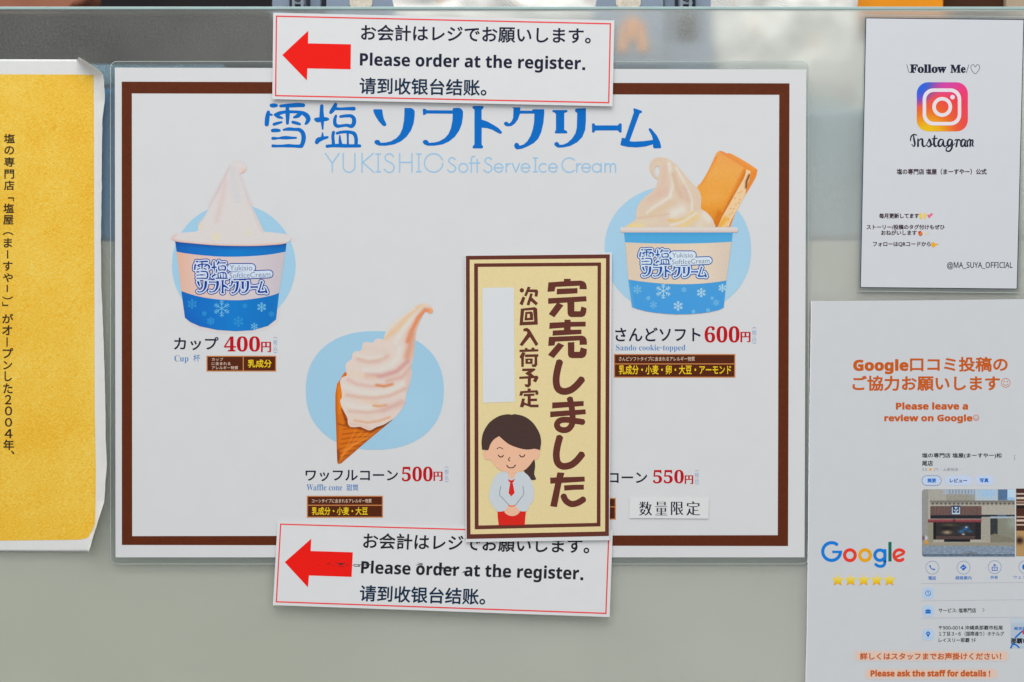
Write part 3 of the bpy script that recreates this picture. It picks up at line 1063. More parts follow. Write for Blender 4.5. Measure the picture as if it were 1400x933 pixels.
# cookie cup picture
h5, h6 = Z(840, 200, 7.0), Z(840, 305, 6.91)
p = Part(menu, 0.05)
p.paint([circ(926.5, 342, 100.2, 88, n=72, e=2.15)], brush((156, 194, 216), [([(980, 380)], 40, (162, 200, 220), 0.6)]), step=6)
pic = p.build('cookie_cup_picture')
pic['label'] = 'picture of cream soft serve and a sandwich cookie in a light blue paper cup'
p = Part(menu, 0.08)
p.paint([smooth(h5((1080, 95), (1130, 82), (1345, 210), (1362, 250), (1340, 320), (1240, 490), (1150, 660), (1095, 790), (1000, 790), (1200, 300)), True, 3)],
        brush((226, 134, 44), [(h5((1130, 90), (1340, 220)), 2.5, (232, 150, 80), 0.7), (h5((1340, 250), (1110, 770)), 2.0, (214, 122, 50), 0.7)]), step=1.4)
p.build('cookie_back', pic)
p = Part(menu, 0.11)
sp = [([q], 0.8, (176, 96, 30), 0.8) for q in h5((1200, 515), (1190, 545), (1140, 600), (1110, 600), (1160, 560), (1215, 440), (1130, 640), (1105, 655), (1190, 450), (1090, 700), (1150, 500), (1075, 770))]
p.paint([h5((1258, 225), (1300, 240), (1292, 320), (1262, 400), (1250, 470), (1180, 600), (1110, 720), (1085, 790), (985, 790), (1040, 620), (1150, 380))],
        brush((232, 192, 148), [(h5((1288, 280), (1262, 340), (1258, 400)), 1.6, (92, 48, 16), 0.9), (h5((1000, 770), (1060, 700)), 4, (224, 160, 40), 0.8)] + sp), step=1.0)
p.build('cookie_filling', pic)
p = Part(menu, 0.14)
p.paint([smooth(h5((790, 405), (830, 350), (900, 230), (960, 100), (980, 62), (1015, 48), (1060, 65), (1110, 95), (1236, 192), (1256, 231), (1240, 300), (1186, 398), (1095, 562), (1024, 685), (978, 782), (930, 782), (920, 680), (830, 600)), True, 3)],
        grain(brush(ramp(1, (206, (228, 152, 80)), (235, (229, 160, 76)), (280, (223, 148, 52)), (312, (206, 122, 30))),
              [(h5((1252, 240), (1184, 390), (1093, 550), (985, 775)), 3.2, (196, 104, 30), 0.85), (h5((1020, 55), (1255, 205)), 2.0, (216, 128, 62), 0.8), (h5((1230, 250), (1130, 470)), 2.5, (212, 126, 42), 0.6),
               (h5((970, 110), (830, 360)), 2.2, (222, 128, 40), 0.7), (h5((1000, 640), (960, 780)), 4, (196, 104, 18), 0.7), (h5((900, 500), (1000, 480)), 8, (232, 162, 78), 0.6)]), np.array([9, 12, 10.0]), 0.45), step=1.0)
p.build('cookie', pic)
p = Part(menu, 0.17)
sv = smooth(h5((200, 700), (205, 640), (225, 570), (270, 510), (340, 450), (390, 400), (412, 345), (412, 318), (380, 300), (345, 250), (335, 190), (358, 138), (410, 110), (470, 112), (530, 135), (600, 190), (660, 260), (730, 345), (800, 415), (828, 480), (830, 540), (828, 600), (880, 635), (930, 690), (952, 740), (946, 785), (700, 785), (130, 785), (150, 742)), True, 3)
CH, CS = (214, 208, 196), (204, 174, 150)
p.paint([sv], brush((209, 189, 168), [
    (h5((470, 140), (400, 130), (350, 190), (370, 270)), 2.2, (204, 184, 160), 0.6), (h5((480, 200), (470, 330), (430, 440), (330, 520)), 5, (208, 180, 162), 0.8), (h5((420, 470), (500, 430)), 5, (208, 176, 160), 0.7),
    (h5((520, 170), (545, 300), (560, 380), (530, 470)), 2.4, CH, 0.95), (h5((590, 210), (650, 320), (700, 410), (740, 520), (738, 620), (700, 680)), 1.6, CH, 0.95), (h5((560, 270), (600, 400), (640, 490)), 3.6, CS, 0.9), (h5((660, 400), (700, 520)), 4.5, (206, 176, 158), 0.8),
    (h5((540, 480), (440, 545), (370, 590), (315, 640)), 2.2, CH, 0.95), (h5((560, 540), (440, 610), (340, 660)), 4.0, (208, 184, 152), 0.8), (h5((640, 610), (560, 650)), 7, CH, 0.95), (h5((220, 690), (400, 670), (520, 650)), 1.4, CS, 0.7),
    (h5((520, 710), (600, 720), (700, 690), (740, 640)), 2.0, (216, 180, 112), 0.95), (h5((150, 770), (260, 760)), 4, (222, 200, 130), 0.9), (h5((250, 740), (400, 720)), 4, (210, 196, 172), 0.7), (h5((590, 785), (700, 740), (800, 660)), 4, (220, 192, 132), 0.85), (h5((540, 760), (660, 720), (780, 640)), 1.8, CH, 0.9),
    (h5((900, 700), (860, 660)), 6, CH, 0.9), (h5((820, 740), (800, 780)), 5, (212, 202, 180), 0.7), (h5((810, 480), (800, 580)), 4, (208, 188, 164), 0.8)]), neg=[circ(*h5((407, 240))[0], 25 / 7.0, 50 / 7.0, n=20)], step=1.2)
p.build('soft_serve', pic)
p = Part(menu, 0.20)
body = h6((90, 82), (1115, 88), (1105, 180), (1055, 545), (1030, 800), (985, 822), (900, 842), (800, 855), (700, 862), (580, 864), (480, 858), (380, 848), (300, 835), (220, 815), (165, 795), (130, 535), (100, 185))
p.paint([body], brush(ramp(1, (316, (72, 158, 206)), (340, (76, 160, 208)), (385, (66, 148, 206)), (430, (62, 146, 210))), [(h6((90, 90), (600, 100), (1115, 92)), 3, (58, 140, 194), 0.5), (h6((165, 795), (130, 540)), 3, (92, 164, 208), 0.6)]), step=2.4)
p.build('cup', pic)
p = Part(menu, 0.23)
p.paint([smooth(h6((100, 185), (250, 192), (450, 197), (620, 197), (800, 194), (960, 188), (1105, 180)), False, 4) + smooth(h6((1055, 545), (960, 560), (850, 572), (720, 579), (600, 580), (470, 575), (350, 565), (220, 550), (130, 535)), False, 4)],
        ramp(0, (855, (208, 190, 168)), (900, (212, 194, 172)), (960, (214, 198, 178)), (1000, (204, 188, 170))), step=3)
p.build('cup_label', pic)
p = Part(menu, 0.23)
p.paint([rrect(*h6((53, 42))[0], *h6((1165, 92))[0], 3)], ramp(1, (310, (206, 198, 192)), (314, (210, 202, 196)), (319, (196, 176, 168))), step=2)
p.build('cup_rim', pic)
p = Part(menu, 0.23)
fl = mat('snowflake_ink_light', (166, 204, 220), 0.5, 0.15, 0.05)
fl2 = mat('snowflake_ink_pale', (112, 178, 216), 0.5, 0.15, 0.05)
for x, y, R, m in ((460, 645, 72, fl), (818, 660, 42, fl), (600, 785, 44, fl), (215, 630, 40, fl2), (368, 775, 34, fl2), (655, 632, 24, fl2), (958, 755, 30, fl2), (318, 712, 20, fl2), (882, 825, 20, fl2), (745, 838, 18, fl2), (1018, 615, 36, fl), (920, 712, 16, fl2)):
    (cx, cy), = h6((x, y))
    p.fill(flake(cx, cy, R / 6.91, 0.5 if R > 34 else 0.35), m)
p.build('snowflake_pattern', pic)
zz = Z(0, 0, 1)


def l2(*pts):                     # first cup's label enlargement -> second cup's label
    o_ = []
    for q in pts:
        X, Y = 255 + q[0] / 11.2, 345 + q[1] / 11.2
        o_.append((873.0 + (X - 265.0) * (970.5 - 873.0) / (371.0 - 265.0), 339.0 + (Y - 354.6) * (380.0 - 339.0) / (402.0 - 354.6)) + q[2:])
    return o_


cup_logo(menu, pic, 0.26, l2, 'light')


# names, prices, notes
def tax(p_, x0, y0, x1, y1):
    h = y1 - y0
    p_.text('(', (x0, y0, x1, y0 + h * .1), TAXB, rot=1)
    p_.text('税', (x0, y0 + h * .18, x1, y0 + h * .5), TAXB)
    p_.text('込', (x0, y0 + h * .54, x1, y0 + h * .85), TAXB)
    p_.text(')', (x0, y0 + h * .9, x1, y1), TAXB, rot=1)


def price(digits, bx, by, tx, name, nb, eng, box_, split, small, big):
    p_ = Part(menu, 0.05)
    p_.text(name, nb, NAVY, 0.018)
    p_.build('item_name')
    p_ = Part(menu, 0.05)
    p_.text(digits, bx, RED, 0.004)
    p_.text('円', by, RED, 0.004, 0.08)
    p_.build('price_text')
    p_ = Part(menu, 0.05)
    tax(p_, *tx)
    p_.build('tax_note')
    if eng:
        p_ = Part(menu, 0.05)
        for t, b_, bo in eng:
            p_.text(t, b_, SERIFB, bo + 0.006)
        p_.build('english_name')
    p_ = Part(menu, 0.05)
    x0, y0, x1, y1 = box_
    inner = [rect(x0 + 1.4, y0 + 1.4, x1 - 1.4, y1 - 1.4)]
    p_.fill([rect(*box_)], BOXL, inner)
    p_.fill(inner, BOXB)
    p_.fill([rect(split - .7, y0 + 1, split + .7, y1 - 1) if small and split < x1 and split > x0 + 5 and (y1 - y0) < 25 else rect(x0 + 1, split - .7, x1 - 1, split + .7)], BOXL, dl=0.03)
    bo_ = p_.build('allergen_box')
    if small:
        p_ = Part(menu, 0.08)
        for t, b_ in small:
            p_.text(t, b_, CREAMT, 0.006)
        for t, b_ in big:
            p_.text(t, b_, YELT, 0.02)
        p_.build('allergen_text', bo_)


price('𝟒𝟎𝟎', (306.7, 460, 355.9, 481), (357.2, 467.6, 371, 481.8), (374, 461, 379.6, 483), 'カップ', (238.4, 461, 299.3, 479),
      [('𝐂𝐮𝐩', (239, 486, 258, 496.8), -0.014), ('杯', (264.8, 484.7, 274, 494.6), -0.005)],
      (282.8, 486.6, 378, 508.2), 333, [('カップ', (290, 489.4, 305.6, 493.8)), ('に含まれる', (290, 495, 315.5, 499.6)), ('アレルギー物質', (290, 500.6, 326, 505.4))], [('乳成分', (339.2, 491.8, 371.8, 502.8))])
price('𝟓𝟎𝟎', (549.5, 638, 591.6, 658.2), (592.7, 645, 605.2, 657.6), (608, 638, 613.4, 659), 'ワッフルコーン', (418, 642.6, 544.3, 658),
      [('𝐖𝐚𝐟𝐟𝐥𝐞 𝐜𝐨𝐧𝐞', (419.5, 662, 468, 670.6), -0.014), ('甜筒', (474, 662, 490, 671), 0.0)],
      (419.8, 677.8, 523.8, 707.8), 690.8, [('コーンタイプに含まれるアレルギー物質', (426.7, 682, 508.3, 687.6))], [('乳成分・小麦・大豆', (426.7, 693.2, 503, 704.2))])
price('𝟔𝟎𝟎', (963, 446.2, 1010.8, 468.6), (1012, 454, 1025.8, 468.2), (1027.6, 447.6, 1034, 470), 'さんどソフト', (841, 448, 957.5, 467),
      [('𝐒𝐚𝐧𝐝𝐨 𝐜𝐨𝐨𝐤𝐢𝐞‐𝐭𝐨𝐩𝐩𝐞𝐝', (842, 471.4, 936.8, 481.6), -0.014)],
      (839.2, 484.2, 1005, 516.6), 497.8, [('さんどソフトタイプに含まれるアレルギー物質', (846, 487.8, 949.5, 493.8))], [('乳成分・小麦・卵・大豆・アーモンド', (846, 499.4, 999.4, 512.2))])
price('𝟓𝟓𝟎', (892.6, 642.4, 934.6, 661), (935.8, 650, 947.6, 661.8), (949.6, 643, 955.4, 662), 'コーン', (832, 646, 884.6, 660.4), None, (780, 680.8, 841.8, 710.4), 693, None, None)


# ------------------------------------------------------------------ small white sticker on the menu
st = Sheet('limited_label', 'small white printed sticker on the menu, lower right beside the yellow card', 'sticker', (914, 709), depth=lambda x, y: 1.35)
slab(st, [(861.2, 679.6), (968.8, 680.4), (968.2, 709), (860, 708.2)], 'paper', WHITE2, 0.15)
p = Part(st, 0.05)
for t, x0, x1, y0, y1 in (('数', 873.5, 891.2, 685.6, 704.6), ('量', 895.4, 912.2, 686, 704.4), ('限', 917, 934, 686, 704), ('定', 938, 956.6, 685.4, 704.4)):
    p.text(t, (x0, y0, x1, y1), NAVY, -0.014, 0.058)
p.build('printed_text')


# ------------------------------------------------------------------ two order signs
def order_sign(label, quad, depth, dirty):
    s = Sheet('order_sign', label, 'sign', ((quad[2][0] + quad[3][0]) / 2, quad[3][1]), quad, (465, 118), depth, 'order signs with red arrows')
    slab(s, rect(0, 0, 465, 118), 'paper', CARDP, 0.25)
    p_ = Part(s, 0.05)
    p_.fill([rect(3.6, 3.8, 460.6, 114)], RLINE, [rect(5.4, 5.6, 458.8, 112.2)])
    p_.build('red_border')
    p_ = Part(s, 0.05)
    p_.fill([[(13, 57.5), (48, 23.5), (48, 40.8), (106.5, 40.8), (106.5, 75), (47.5, 75), (47, 91.5)]], ARROW)
    p_.build('red_arrow')
    p_ = Part(s, 0.05)
    p_.text('お会計はレジでお願いします。', (120, 13.2, 433.5, 35.4), NAVY if not dirty else BLACK, 0.018, slope=-0.008)
    p_.text('𝗣𝗹𝗲𝗮𝘀𝗲 𝗼𝗿𝗱𝗲𝗿 𝗮𝘁 𝘁𝗵𝗲 𝗿𝗲𝗴𝗶𝘀𝘁𝗲𝗿', (119, 51.6, 420.6, 75), NAVY if not dirty else BLACK, 0.009, slope=-0.004)
    p_.fill([rect(422.6, 65.2, 426.6, 69.2)], NAVY if not dirty else BLACK)
    p_.text('请到收银台结账。', (119, 85.6, 292.5, 108.4), TEAL, 0.018, slope=-0.004)
    p_.build('printed_text')
    if dirty:
        rng = random.Random(5)
        blobs = []
        for cx, cy, sx, sy, n in ((86, 59, 22, 2.6, 22), (112, 58, 7, 0.8, 4), (125, 57.5, 6, 1.2, 8), (240, 58, 9, 1.2, 14), (232, 60, 4, 2.4, 12), (322, 67, 7, 1.8, 22), (306, 68, 9, 0.8, 10), (200, 54, 4, 2, 7), (178, 20, 16, 1, 5), (262, 63, 6, 1.2, 6)):
            for _ in range(n):
                x, y = rng.gauss(cx, sx * .5), rng.gauss(cy, sy * .5)
                L = abs(rng.gauss(0, 1.6))
                blobs += ribbon([(x - L, y + rng.uniform(-.3, .3)), (x + L, y)], r=rng.uniform(0.12, 0.46), sm=False, nd=7)
        blobs += ribbon([(110, 57.6), (122, 57.9), (130, 58)], r=0.36, sm=False, nd=6)
        blobs += ribbon([(230, 58), (238, 58.8), (247, 58.6)], r=0.7, sm=False, nd=6)
        for lo, hi in ((0, 108), (108, 170), (170, 285), (285, 400)):
            q_ = [b_ for b_ in blobs if lo <= b_[0][0] < hi]
            p_ = Part(s, 0.09)
            p_.fill(q_, SMUDGE)
            p_.build('black_smudge')
    return s


order_sign('clean white order sign with red arrow, stuck over the top edge of the menu', [(374.3, 18.6), (839.6, 29.2), (837, 146.6), (373.2, 136.8)], lambda x, y: 1.9 + max(0, y - 20) * 0.006, False)
order_sign('smudged white order sign with red arrow, hanging below the menu under the yellow card', [(380.2, 711.8), (837.5, 724.8), (833, 842.6), (374.2, 826.4)], lambda x, y: 1.6 + max(0, y - 715) * 0.012, True)

# ------------------------------------------------------------------ sold-out card
card = Sheet('sold_out_card', 'cream sold out card with brown frame and a bowing clerk, stuck on the menu', 'card', (735, 740), depth=lambda x, y: 2.0 + max(0, y - 346) * 0.0028)
slab(card, [(635.4, 348.4), (836.4, 345.6), (832.8, 737.8), (636.8, 740.4)], 'paper', CARDP, 0.3)
k = Z(620, 340, 2.2217)
p = Part(card, 0.05)
cream = k((38, 23), (474, 18.5), (471, 871), (40.5, 880))
p.fill([cream], CARDC)
p.build('cream_ground')
p = Part(card, 0.09)
p.fill([cream], CARDB, [k((49.5, 34.5), (462.5, 30.5), (459.5, 857.5), (52, 866))])
p.fill([k((63, 46), (447.5, 43), (445.5, 842), (65, 851))], CARDB, [k((74.5, 56.5), (437, 53.5), (434.5, 831.5), (76.5, 839.5))])
p.build('brown_frame')
p = Part(card, 0.13)
pts = k((88, 120), (183, 118.5), (186.5, 465), (90, 468))
p.fill([pts], mat('blank_patch', (205, 208, 210), 0.45, 0.3, 0.01))
p.build('blank_patch')
g1, g2, g3, g4, g5 = Z(740, 375, 7.77), Z(740, 485, 8.11), Z(740, 585, 7.77), Z(700, 380, 9.32), Z(700, 470, 9.32)
p = Part(card, 0.09)
big = [
    g1((75, 90), (240, 78), (240, 52), (310, 52), (310, 74), (420, 70), (455, 82), (474, 105), (481, 135), (482, 162), (405, 162), (405, 125), (150, 138), (140, 185), (65, 190)),
    g1((165, 158), (383, 150), (383, 206), (162, 217)), g1((72, 258), (475, 236), (480, 290), (72, 317)), g1((170, 302), (235, 333), (137, 460), (78, 425)),
    g1((275, 293), (350, 290), (350, 395), (412, 395), (425, 345), (478, 362), (476, 405), (462, 440), (435, 457), (320, 458), (292, 448), (278, 420)),
    g1((88, 517), (245, 510), (245, 485), (310, 485), (310, 508), (470, 506), (470, 557), (310, 560), (310, 592), (425, 590), (425, 637), (118, 655), (122, 600), (240, 594), (240, 570), (83, 582)),
    g1((80, 668), (430, 653), (460, 664), (478, 688), (483, 720), (482, 750), (405, 752), (405, 705), (148, 718), (140, 758), (72, 763)),
    g1((180, 728), (243, 757), (130, 893), (70, 857)),
    g1((280, 725), (350, 722), (350, 825), (405, 825), (418, 778), (482, 797), (480, 840), (466, 875), (435, 892), (325, 893), (296, 884), (282, 860)),
    g2((120, 530), (468, 513), (468, 567), (120, 596)), g2((98, 630), (487, 605), (492, 658), (98, 693)),
    g3((93, 525), (458, 515), (460, 567), (95, 590)), g3((170, 470), (245, 475), (210, 600), (165, 838), (93, 828), (145, 590)), g3((240, 608), (345, 601), (450, 600), (450, 652), (345, 655), (243, 663))]
big += ribbon(g2((205, 70), (178, 170), (163, 280), (180, 370), (240, 407), (320, 393), (390, 340), (455, 265)), r=38 / 8.11, butt=True)
big += ribbon(g2((312, 475), (335, 580), (345, 680), (340, 765), (300, 822), (240, 835), (190, 815), (172, 775), (200, 732), (260, 720), (330, 726), (390, 735), (468, 747)), r=33 / 8.11, butt=True)
big += ribbon(g3((198, 88), (170, 190), (158, 290), (175, 370), (230, 406), (310, 393), (375, 345), (437, 270)), r=36 / 7.77, butt=True)
big += ribbon(g3((232, 715), (260, 770), (320, 805), (390, 790), (453, 750)), r=33 / 7.77, butt=True)
p.fill(big, CARDB)
p.build('large_lettering')
p = Part(card, 0.09)
sm_ = [circ(*g4((125, 162))[0], 28 / 9.32, n=20), g4((135, 240), (170, 255), (135, 355), (95, 335)),
       g4((200, 115), (238, 122), (222, 150), (315, 150), (333, 170), (325, 243), (287, 240), (292, 188), (208, 185), (185, 240), (155, 228)),
       g4((232, 200), (265, 205), (252, 252), (330, 325), (305, 355), (238, 298), (220, 355), (185, 345)),
       g4((145, 650), (190, 638), (225, 660), (335, 845), (303, 872), (228, 755), (130, 872), (95, 855), (195, 710), (190, 685), (145, 682)),
       g5((95, 78), (165, 75), (165, 55), (198, 55), (198, 73), (248, 72), (250, 50), (285, 52), (285, 72), (335, 72), (335, 100), (95, 108)),
       g5((130, 108), (172, 115), (152, 170), (150, 295), (117, 297), (117, 197), (95, 170)), g5((165, 138), (335, 135), (335, 165), (320, 170), (322, 270), (300, 298), (255, 295), (250, 265), (285, 262), (287, 170), (165, 172)),
       g5((130, 318), (285, 315), (302, 332), (240, 375), (282, 410), (230, 425), (165, 378), (208, 350), (130, 350)), g5((93, 420), (320, 408), (338, 430), (305, 495), (263, 475), (285, 440), (93, 450)),
       g5((200, 430), (242, 430), (240, 530), (212, 557), (172, 550), (157, 515), (200, 518)),
       g5((105, 605), (198, 598), (198, 570), (238, 570), (238, 596), (320, 592), (335, 615), (335, 650), (298, 650), (298, 622), (140, 630), (130, 662), (93, 662)),
       g5((148, 640), (285, 635), (285, 662), (238, 665), (238, 700), (318, 698), (318, 730), (238, 733), (240, 775), (340, 775), (335, 810), (240, 810), (160, 780), (140, 812), (100, 805), (128, 695), (165, 700), (155, 745), (198, 765), (198, 668), (148, 670))]
p.fill(sm_, CARDB)
p.fill([g4((112, 395), (290, 375), (320, 395), (328, 598), (95, 608))], CARDB, [g4((155, 420), (268, 412), (282, 556), (140, 563))])
p.fill([g4((170, 437), (245, 430), (265, 445), (270, 540), (158, 545))], CARDB, [g4((195, 462), (225, 460), (228, 510), (192, 513))])
p.fill([g5((170, 190), (262, 190), (262, 258), (170, 258))], CARDB, [g5((203, 210), (230, 210), (230, 232), (203, 232))])
p.build('small_lettering')

# the printed clerk: layered flat shapes of one picture
c = Z(650, 555, 5.49)
SKIN, HAIR, SHIRT = mat('clerk_skin', (226, 176, 146), 0.5, 0.15, 0.02), mat('clerk_hair', (68, 50, 46), 0.5, 0.15, 0.05), mat('clerk_shirt', (190, 198, 203), 0.5, 0.15, 0.02)
LINE, SKIRT, SHL = mat('clerk_line', (72, 42, 36), 0.5, 0.15, 0.02), mat('clerk_red', (206, 36, 26), 0.5, 0.15, 0.03), mat('clerk_fold', (128, 136, 138), 0.5, 0.15, 0.02)
p = Part(card, 0.11)
p.fill([smooth(c((412, 420), (440, 398), (448, 450), (441, 510), (455, 548), (420, 554), (400, 535), (372, 500), (362, 470)), True, 3)], HAIR)
p.fill([c((165, 780), (380, 780), (374, 830), (370, 890), (175, 892), (168, 835))], SKIRT, dl=0.02)
p.fill([smooth(c((205, 490), (160, 512), (130, 560), (108, 630), (104, 690), (126, 740), (166, 788), (220, 786), (320, 786), (382, 786), (406, 745), (435, 700), (437, 630), (420, 560), (390, 515), (345, 490), (270, 485)), True, 4)], SHIRT, dl=0.04)
p.fill([c((238, 480), (308, 480), (306, 505), (290, 535), (270, 546), (255, 535), (240, 505))], SKIN, dl=0.06)
p.fill([smooth(c((220, 786), (245, 748), (270, 738), (302, 748), (330, 786), (322, 806), (290, 822), (255, 820), (226, 804)), True, 4)], SKIN, dl=0.06)
for q in (((190, 600), (182, 662), (205, 690), (252, 742)), ((356, 600), (362, 656), (340, 690), (300, 742))):
    p.fill(ribbon(c(*q), r=0.45, nd=6), SHL, dl=0.06)
p.fill(ribbon(c((250, 744), (270, 750), (295, 744)), r=0.5, nd=6), SKIRT, dl=0.08)
p.fill([c((244, 546), (262, 556), (276, 556), (294, 544), (288, 566), (279, 572), (294, 650), (268, 676), (249, 650), (261, 572), (250, 564))], SKIRT, dl=0.08)
face = smooth(c((98, 325), (75, 320), (58, 338), (60, 370), (80, 400), (115, 404), (150, 450), (190, 480), (250, 498), (310, 496), (370, 478), (410, 440), (438, 402), (466, 396), (482, 360), (476, 322), (445, 318), (380, 230), (180, 190)), True, 4)
p.fill([face], SKIN, dl=0.1)
p.fill([smooth(c((50, 325), (47, 260), (63, 190), (110, 120), (180, 75), (245, 62), (270, 66), (300, 62), (370, 80), (430, 125), (476, 195), (492, 260), (485, 330)), False, 4) +
        smooth(c((445, 320), (380, 326), (310, 310), (250, 285), (205, 250), (178, 226)), False, 4) + smooth(c((178, 226), (140, 250), (110, 290), (98, 328), (70, 330)), False, 4)], HAIR, dl=0.13)
for q, r in ((((162, 322), (175, 312), (190, 312), (206, 322)), .5), (((173, 368), (183, 380), (200, 380), (210, 370)), .75), (((332, 368), (343, 380), (360, 378), (370, 366)), .75), (((260, 386), (249, 396), (251, 406), (259, 410)), .6), (((236, 444), (250, 460), (282, 461), (300, 442)), .7)):
    p.fill(ribbon(c(*q), r=r, nd=6), LINE, dl=0.13)
p.build('clerk_picture')

# ------------------------------------------------------------------ yellow notice with curled edge
def edge_x(y):
    return float(np.interp(y, [82, 86, 92, 104, 115, 138, 162, 200, 272, 320, 388, 450, 520, 560, 600, 620, 640, 660, 684, 754],
                           [112, 120, 129, 144.5, 146, 146, 142.5, 141.4, 140.8, 139.9, 140.2, 143, 145.5, 146.4, 147, 148.4, 148.8, 147, 146, 127])) + 0.5 * noise.noise((0, y * 0.08, 3)) + 0.35 * noise.noise((2, y * 0.3, 3))


def curl(y):
    return float(np.interp(y, [82, 104, 140, 200, 400, 560, 684, 720, 754], [7.5, 6, 3.2, 2.6, 2.2, 3.0, 4.5, 8, 11]))


note = Sheet('yellow_notice', 'yellow washi pattern notice with white margin and curled torn right edge', 'notice', (60, 754), depth=lambda x, y: 0.8)
ys = sorted(set(list(np.arange(82, 754, 3.0)) + [754.0]))
xs = [-70, 30, 100, 112, 118, 122, 126]
vs, fs = [], []
NC = len(xs) + 9
for y in ys:
    e, kx = edge_x(y), curl(y)
    lim = min(126.0, e - 8)
    row = [(min(x, lim - (6 - i) * 0.01), 0.0) for i, x in enumerate(xs)]
    for j in range(1, 10):
        t = j / 9
        row.append((lim + (e - lim) * t, kx * (t ** 1.8) * min(1.0, (e - lim) / 18 + 0.45)))
    sl = 81.5 + 1.2 * min(1, max(0, row[0][0])) if y == 82 else y
    for x, dz in row:
        yy = y + (0.016 * (112 - x) * (-0.2) if y < 84 else (-0.006 * (127 - x) if y > 752 else 0))
        vs.append(note.co(x, yy, dz))
for j in range(len(ys) - 1):
    for i in range(NC - 1):
        a = j * NC + i
        fs.append([a, a + NC, a + NC + 1, a + 1])
o = link_mesh('paper', vs, fs, [mat('notice_paper', (207, 208, 206), 0.55, 0.2, 0.015, 200, 0.08, 90)], note.root)
for q in o.data.polygons:
    q.use_smooth = True
so = o.modifiers.new('thickness', 'SOLIDIFY')
so.thickness = 0.00012
so.offset = -1

YEL = bpy.data.materials.new('yellow_washi')
YEL.use_nodes = True
nt = YEL.node_tree
p_ = nt.nodes['Principled BSDF']
p_.inputs['Roughness'].default_value = 0.55
p_.inputs['Specular IOR Level'].default_value = 0.2
tc = nt.nodes.new('ShaderNodeTexCoord')
wp = nt.nodes.new('ShaderNodeTexNoise')
wp.inputs['Scale'].default_value = 60
nt.links.new(tc.outputs['Object'], wp.inputs['Vector'])
mixv = nt.nodes.new('ShaderNodeMix')
mixv.data_type = 'VECTOR'
mixv.inputs[0].default_value = 0.012
nt.links.new(tc.outputs['Object'], mixv.inputs[4])
nt.links.new(wp.outputs['Color'], mixv.inputs[5])
mp = nt.nodes.new('ShaderNodeMapping')
mp.inputs['Rotation'].default_value = (0, 0.6, 0)
mp.inputs['Scale'].default_value = (1.0, 1.0, 2.4)
nt.links.new(mixv.outputs[1], mp.inputs[0])
na = nt.nodes.new('ShaderNodeTexNoise')
na.inputs['Scale'].default_value = 800
na.inputs['Detail'].default_value = 6
na.inputs['Roughness'].default_value = 0.7
nt.links.new(mp.outputs[0], na.inputs['Vector'])
nb = nt.nodes.new('ShaderNodeTexNoise')
nb.inputs['Scale'].default_value = 20
nb.inputs['Detail'].default_value = 4
nt.links.new(tc.outputs['Object'], nb.inputs['Vector'])
ad = nt.nodes.new('ShaderNodeMath')
ad.operation = 'MULTIPLY_ADD'
ad.inputs[1].default_value = 0.26
nt.links.new(nb.outputs['Fac'], ad.inputs[0])
hf = nt.nodes.new('ShaderNodeMath')
hf.operation = 'MULTIPLY'
hf.inputs[1].default_value = 0.74
nt.links.new(na.outputs['Fac'], hf.inputs[0])
nt.links.new(hf.outputs[0], ad.inputs[2])
cr = nt.nodes.new('ShaderNodeValToRGB')
el = cr.color_ramp.elements
el[0].position, el[0].color = 0.40, (*RGB((215, 160, 36)), 1)
el[1].position, el[1].color = 0.60, (*RGB((233, 198, 98)), 1)
e_ = cr.color_ramp.elements.new(0.5)
e_.color = (*RGB((226, 180, 56)), 1)
nt.links.new(ad.outputs[0], cr.inputs[0])
nt.links.new(cr.outputs[0], p_.inputs['Base Color'])
p = Part(note, 0.06)
p.fill([[(-68, 102), (117, 102.6), (119, 103), (119, 736), (108, 738), (-68, 740)]], YEL)
# the printed field follows the sheet where it starts to lift
right = []
for y in np.arange(103, 739, 4):
    right.append(float(y))
V, F = [], []
for i, y in enumerate(right):
    e, kx = edge_x(y), curl(y)
    lim = min(126.0, e - 8)
    xr = min(float(np.interp(y, [103, 560, 640, 716, 739], [128.8, 130.2, 131.8, 131.4, 119])), e - 3)
    for j in range(7):
        x = 119 + (max(xr, 119.05) - 119) * j / 6
        t = max(0.0, (x - lim) / (e - lim))
        V.append(note.co(x, y, 0.06 + kx * (t ** 1.8) * min(1.0, (e - lim) / 18 + 0.45)))
b = len(p.v)
p.v += V
p.col += [(1, 1, 1)] * len(V)
for i in range(len(right) - 1):
    for j in range(6):
        a = b + i * 7 + j
        p.f.append([a, a + 7, a + 8, a + 1])
        p.mi.append(0)
p.build('yellow_field')
p = Part(note, 0.12)
YK = mat('notice_black_ink', (48, 38, 26), 0.5, 0.2, 0.06)
z1, z2 = Z(0, 175, 4.149), Z(0, 395, 3.808)
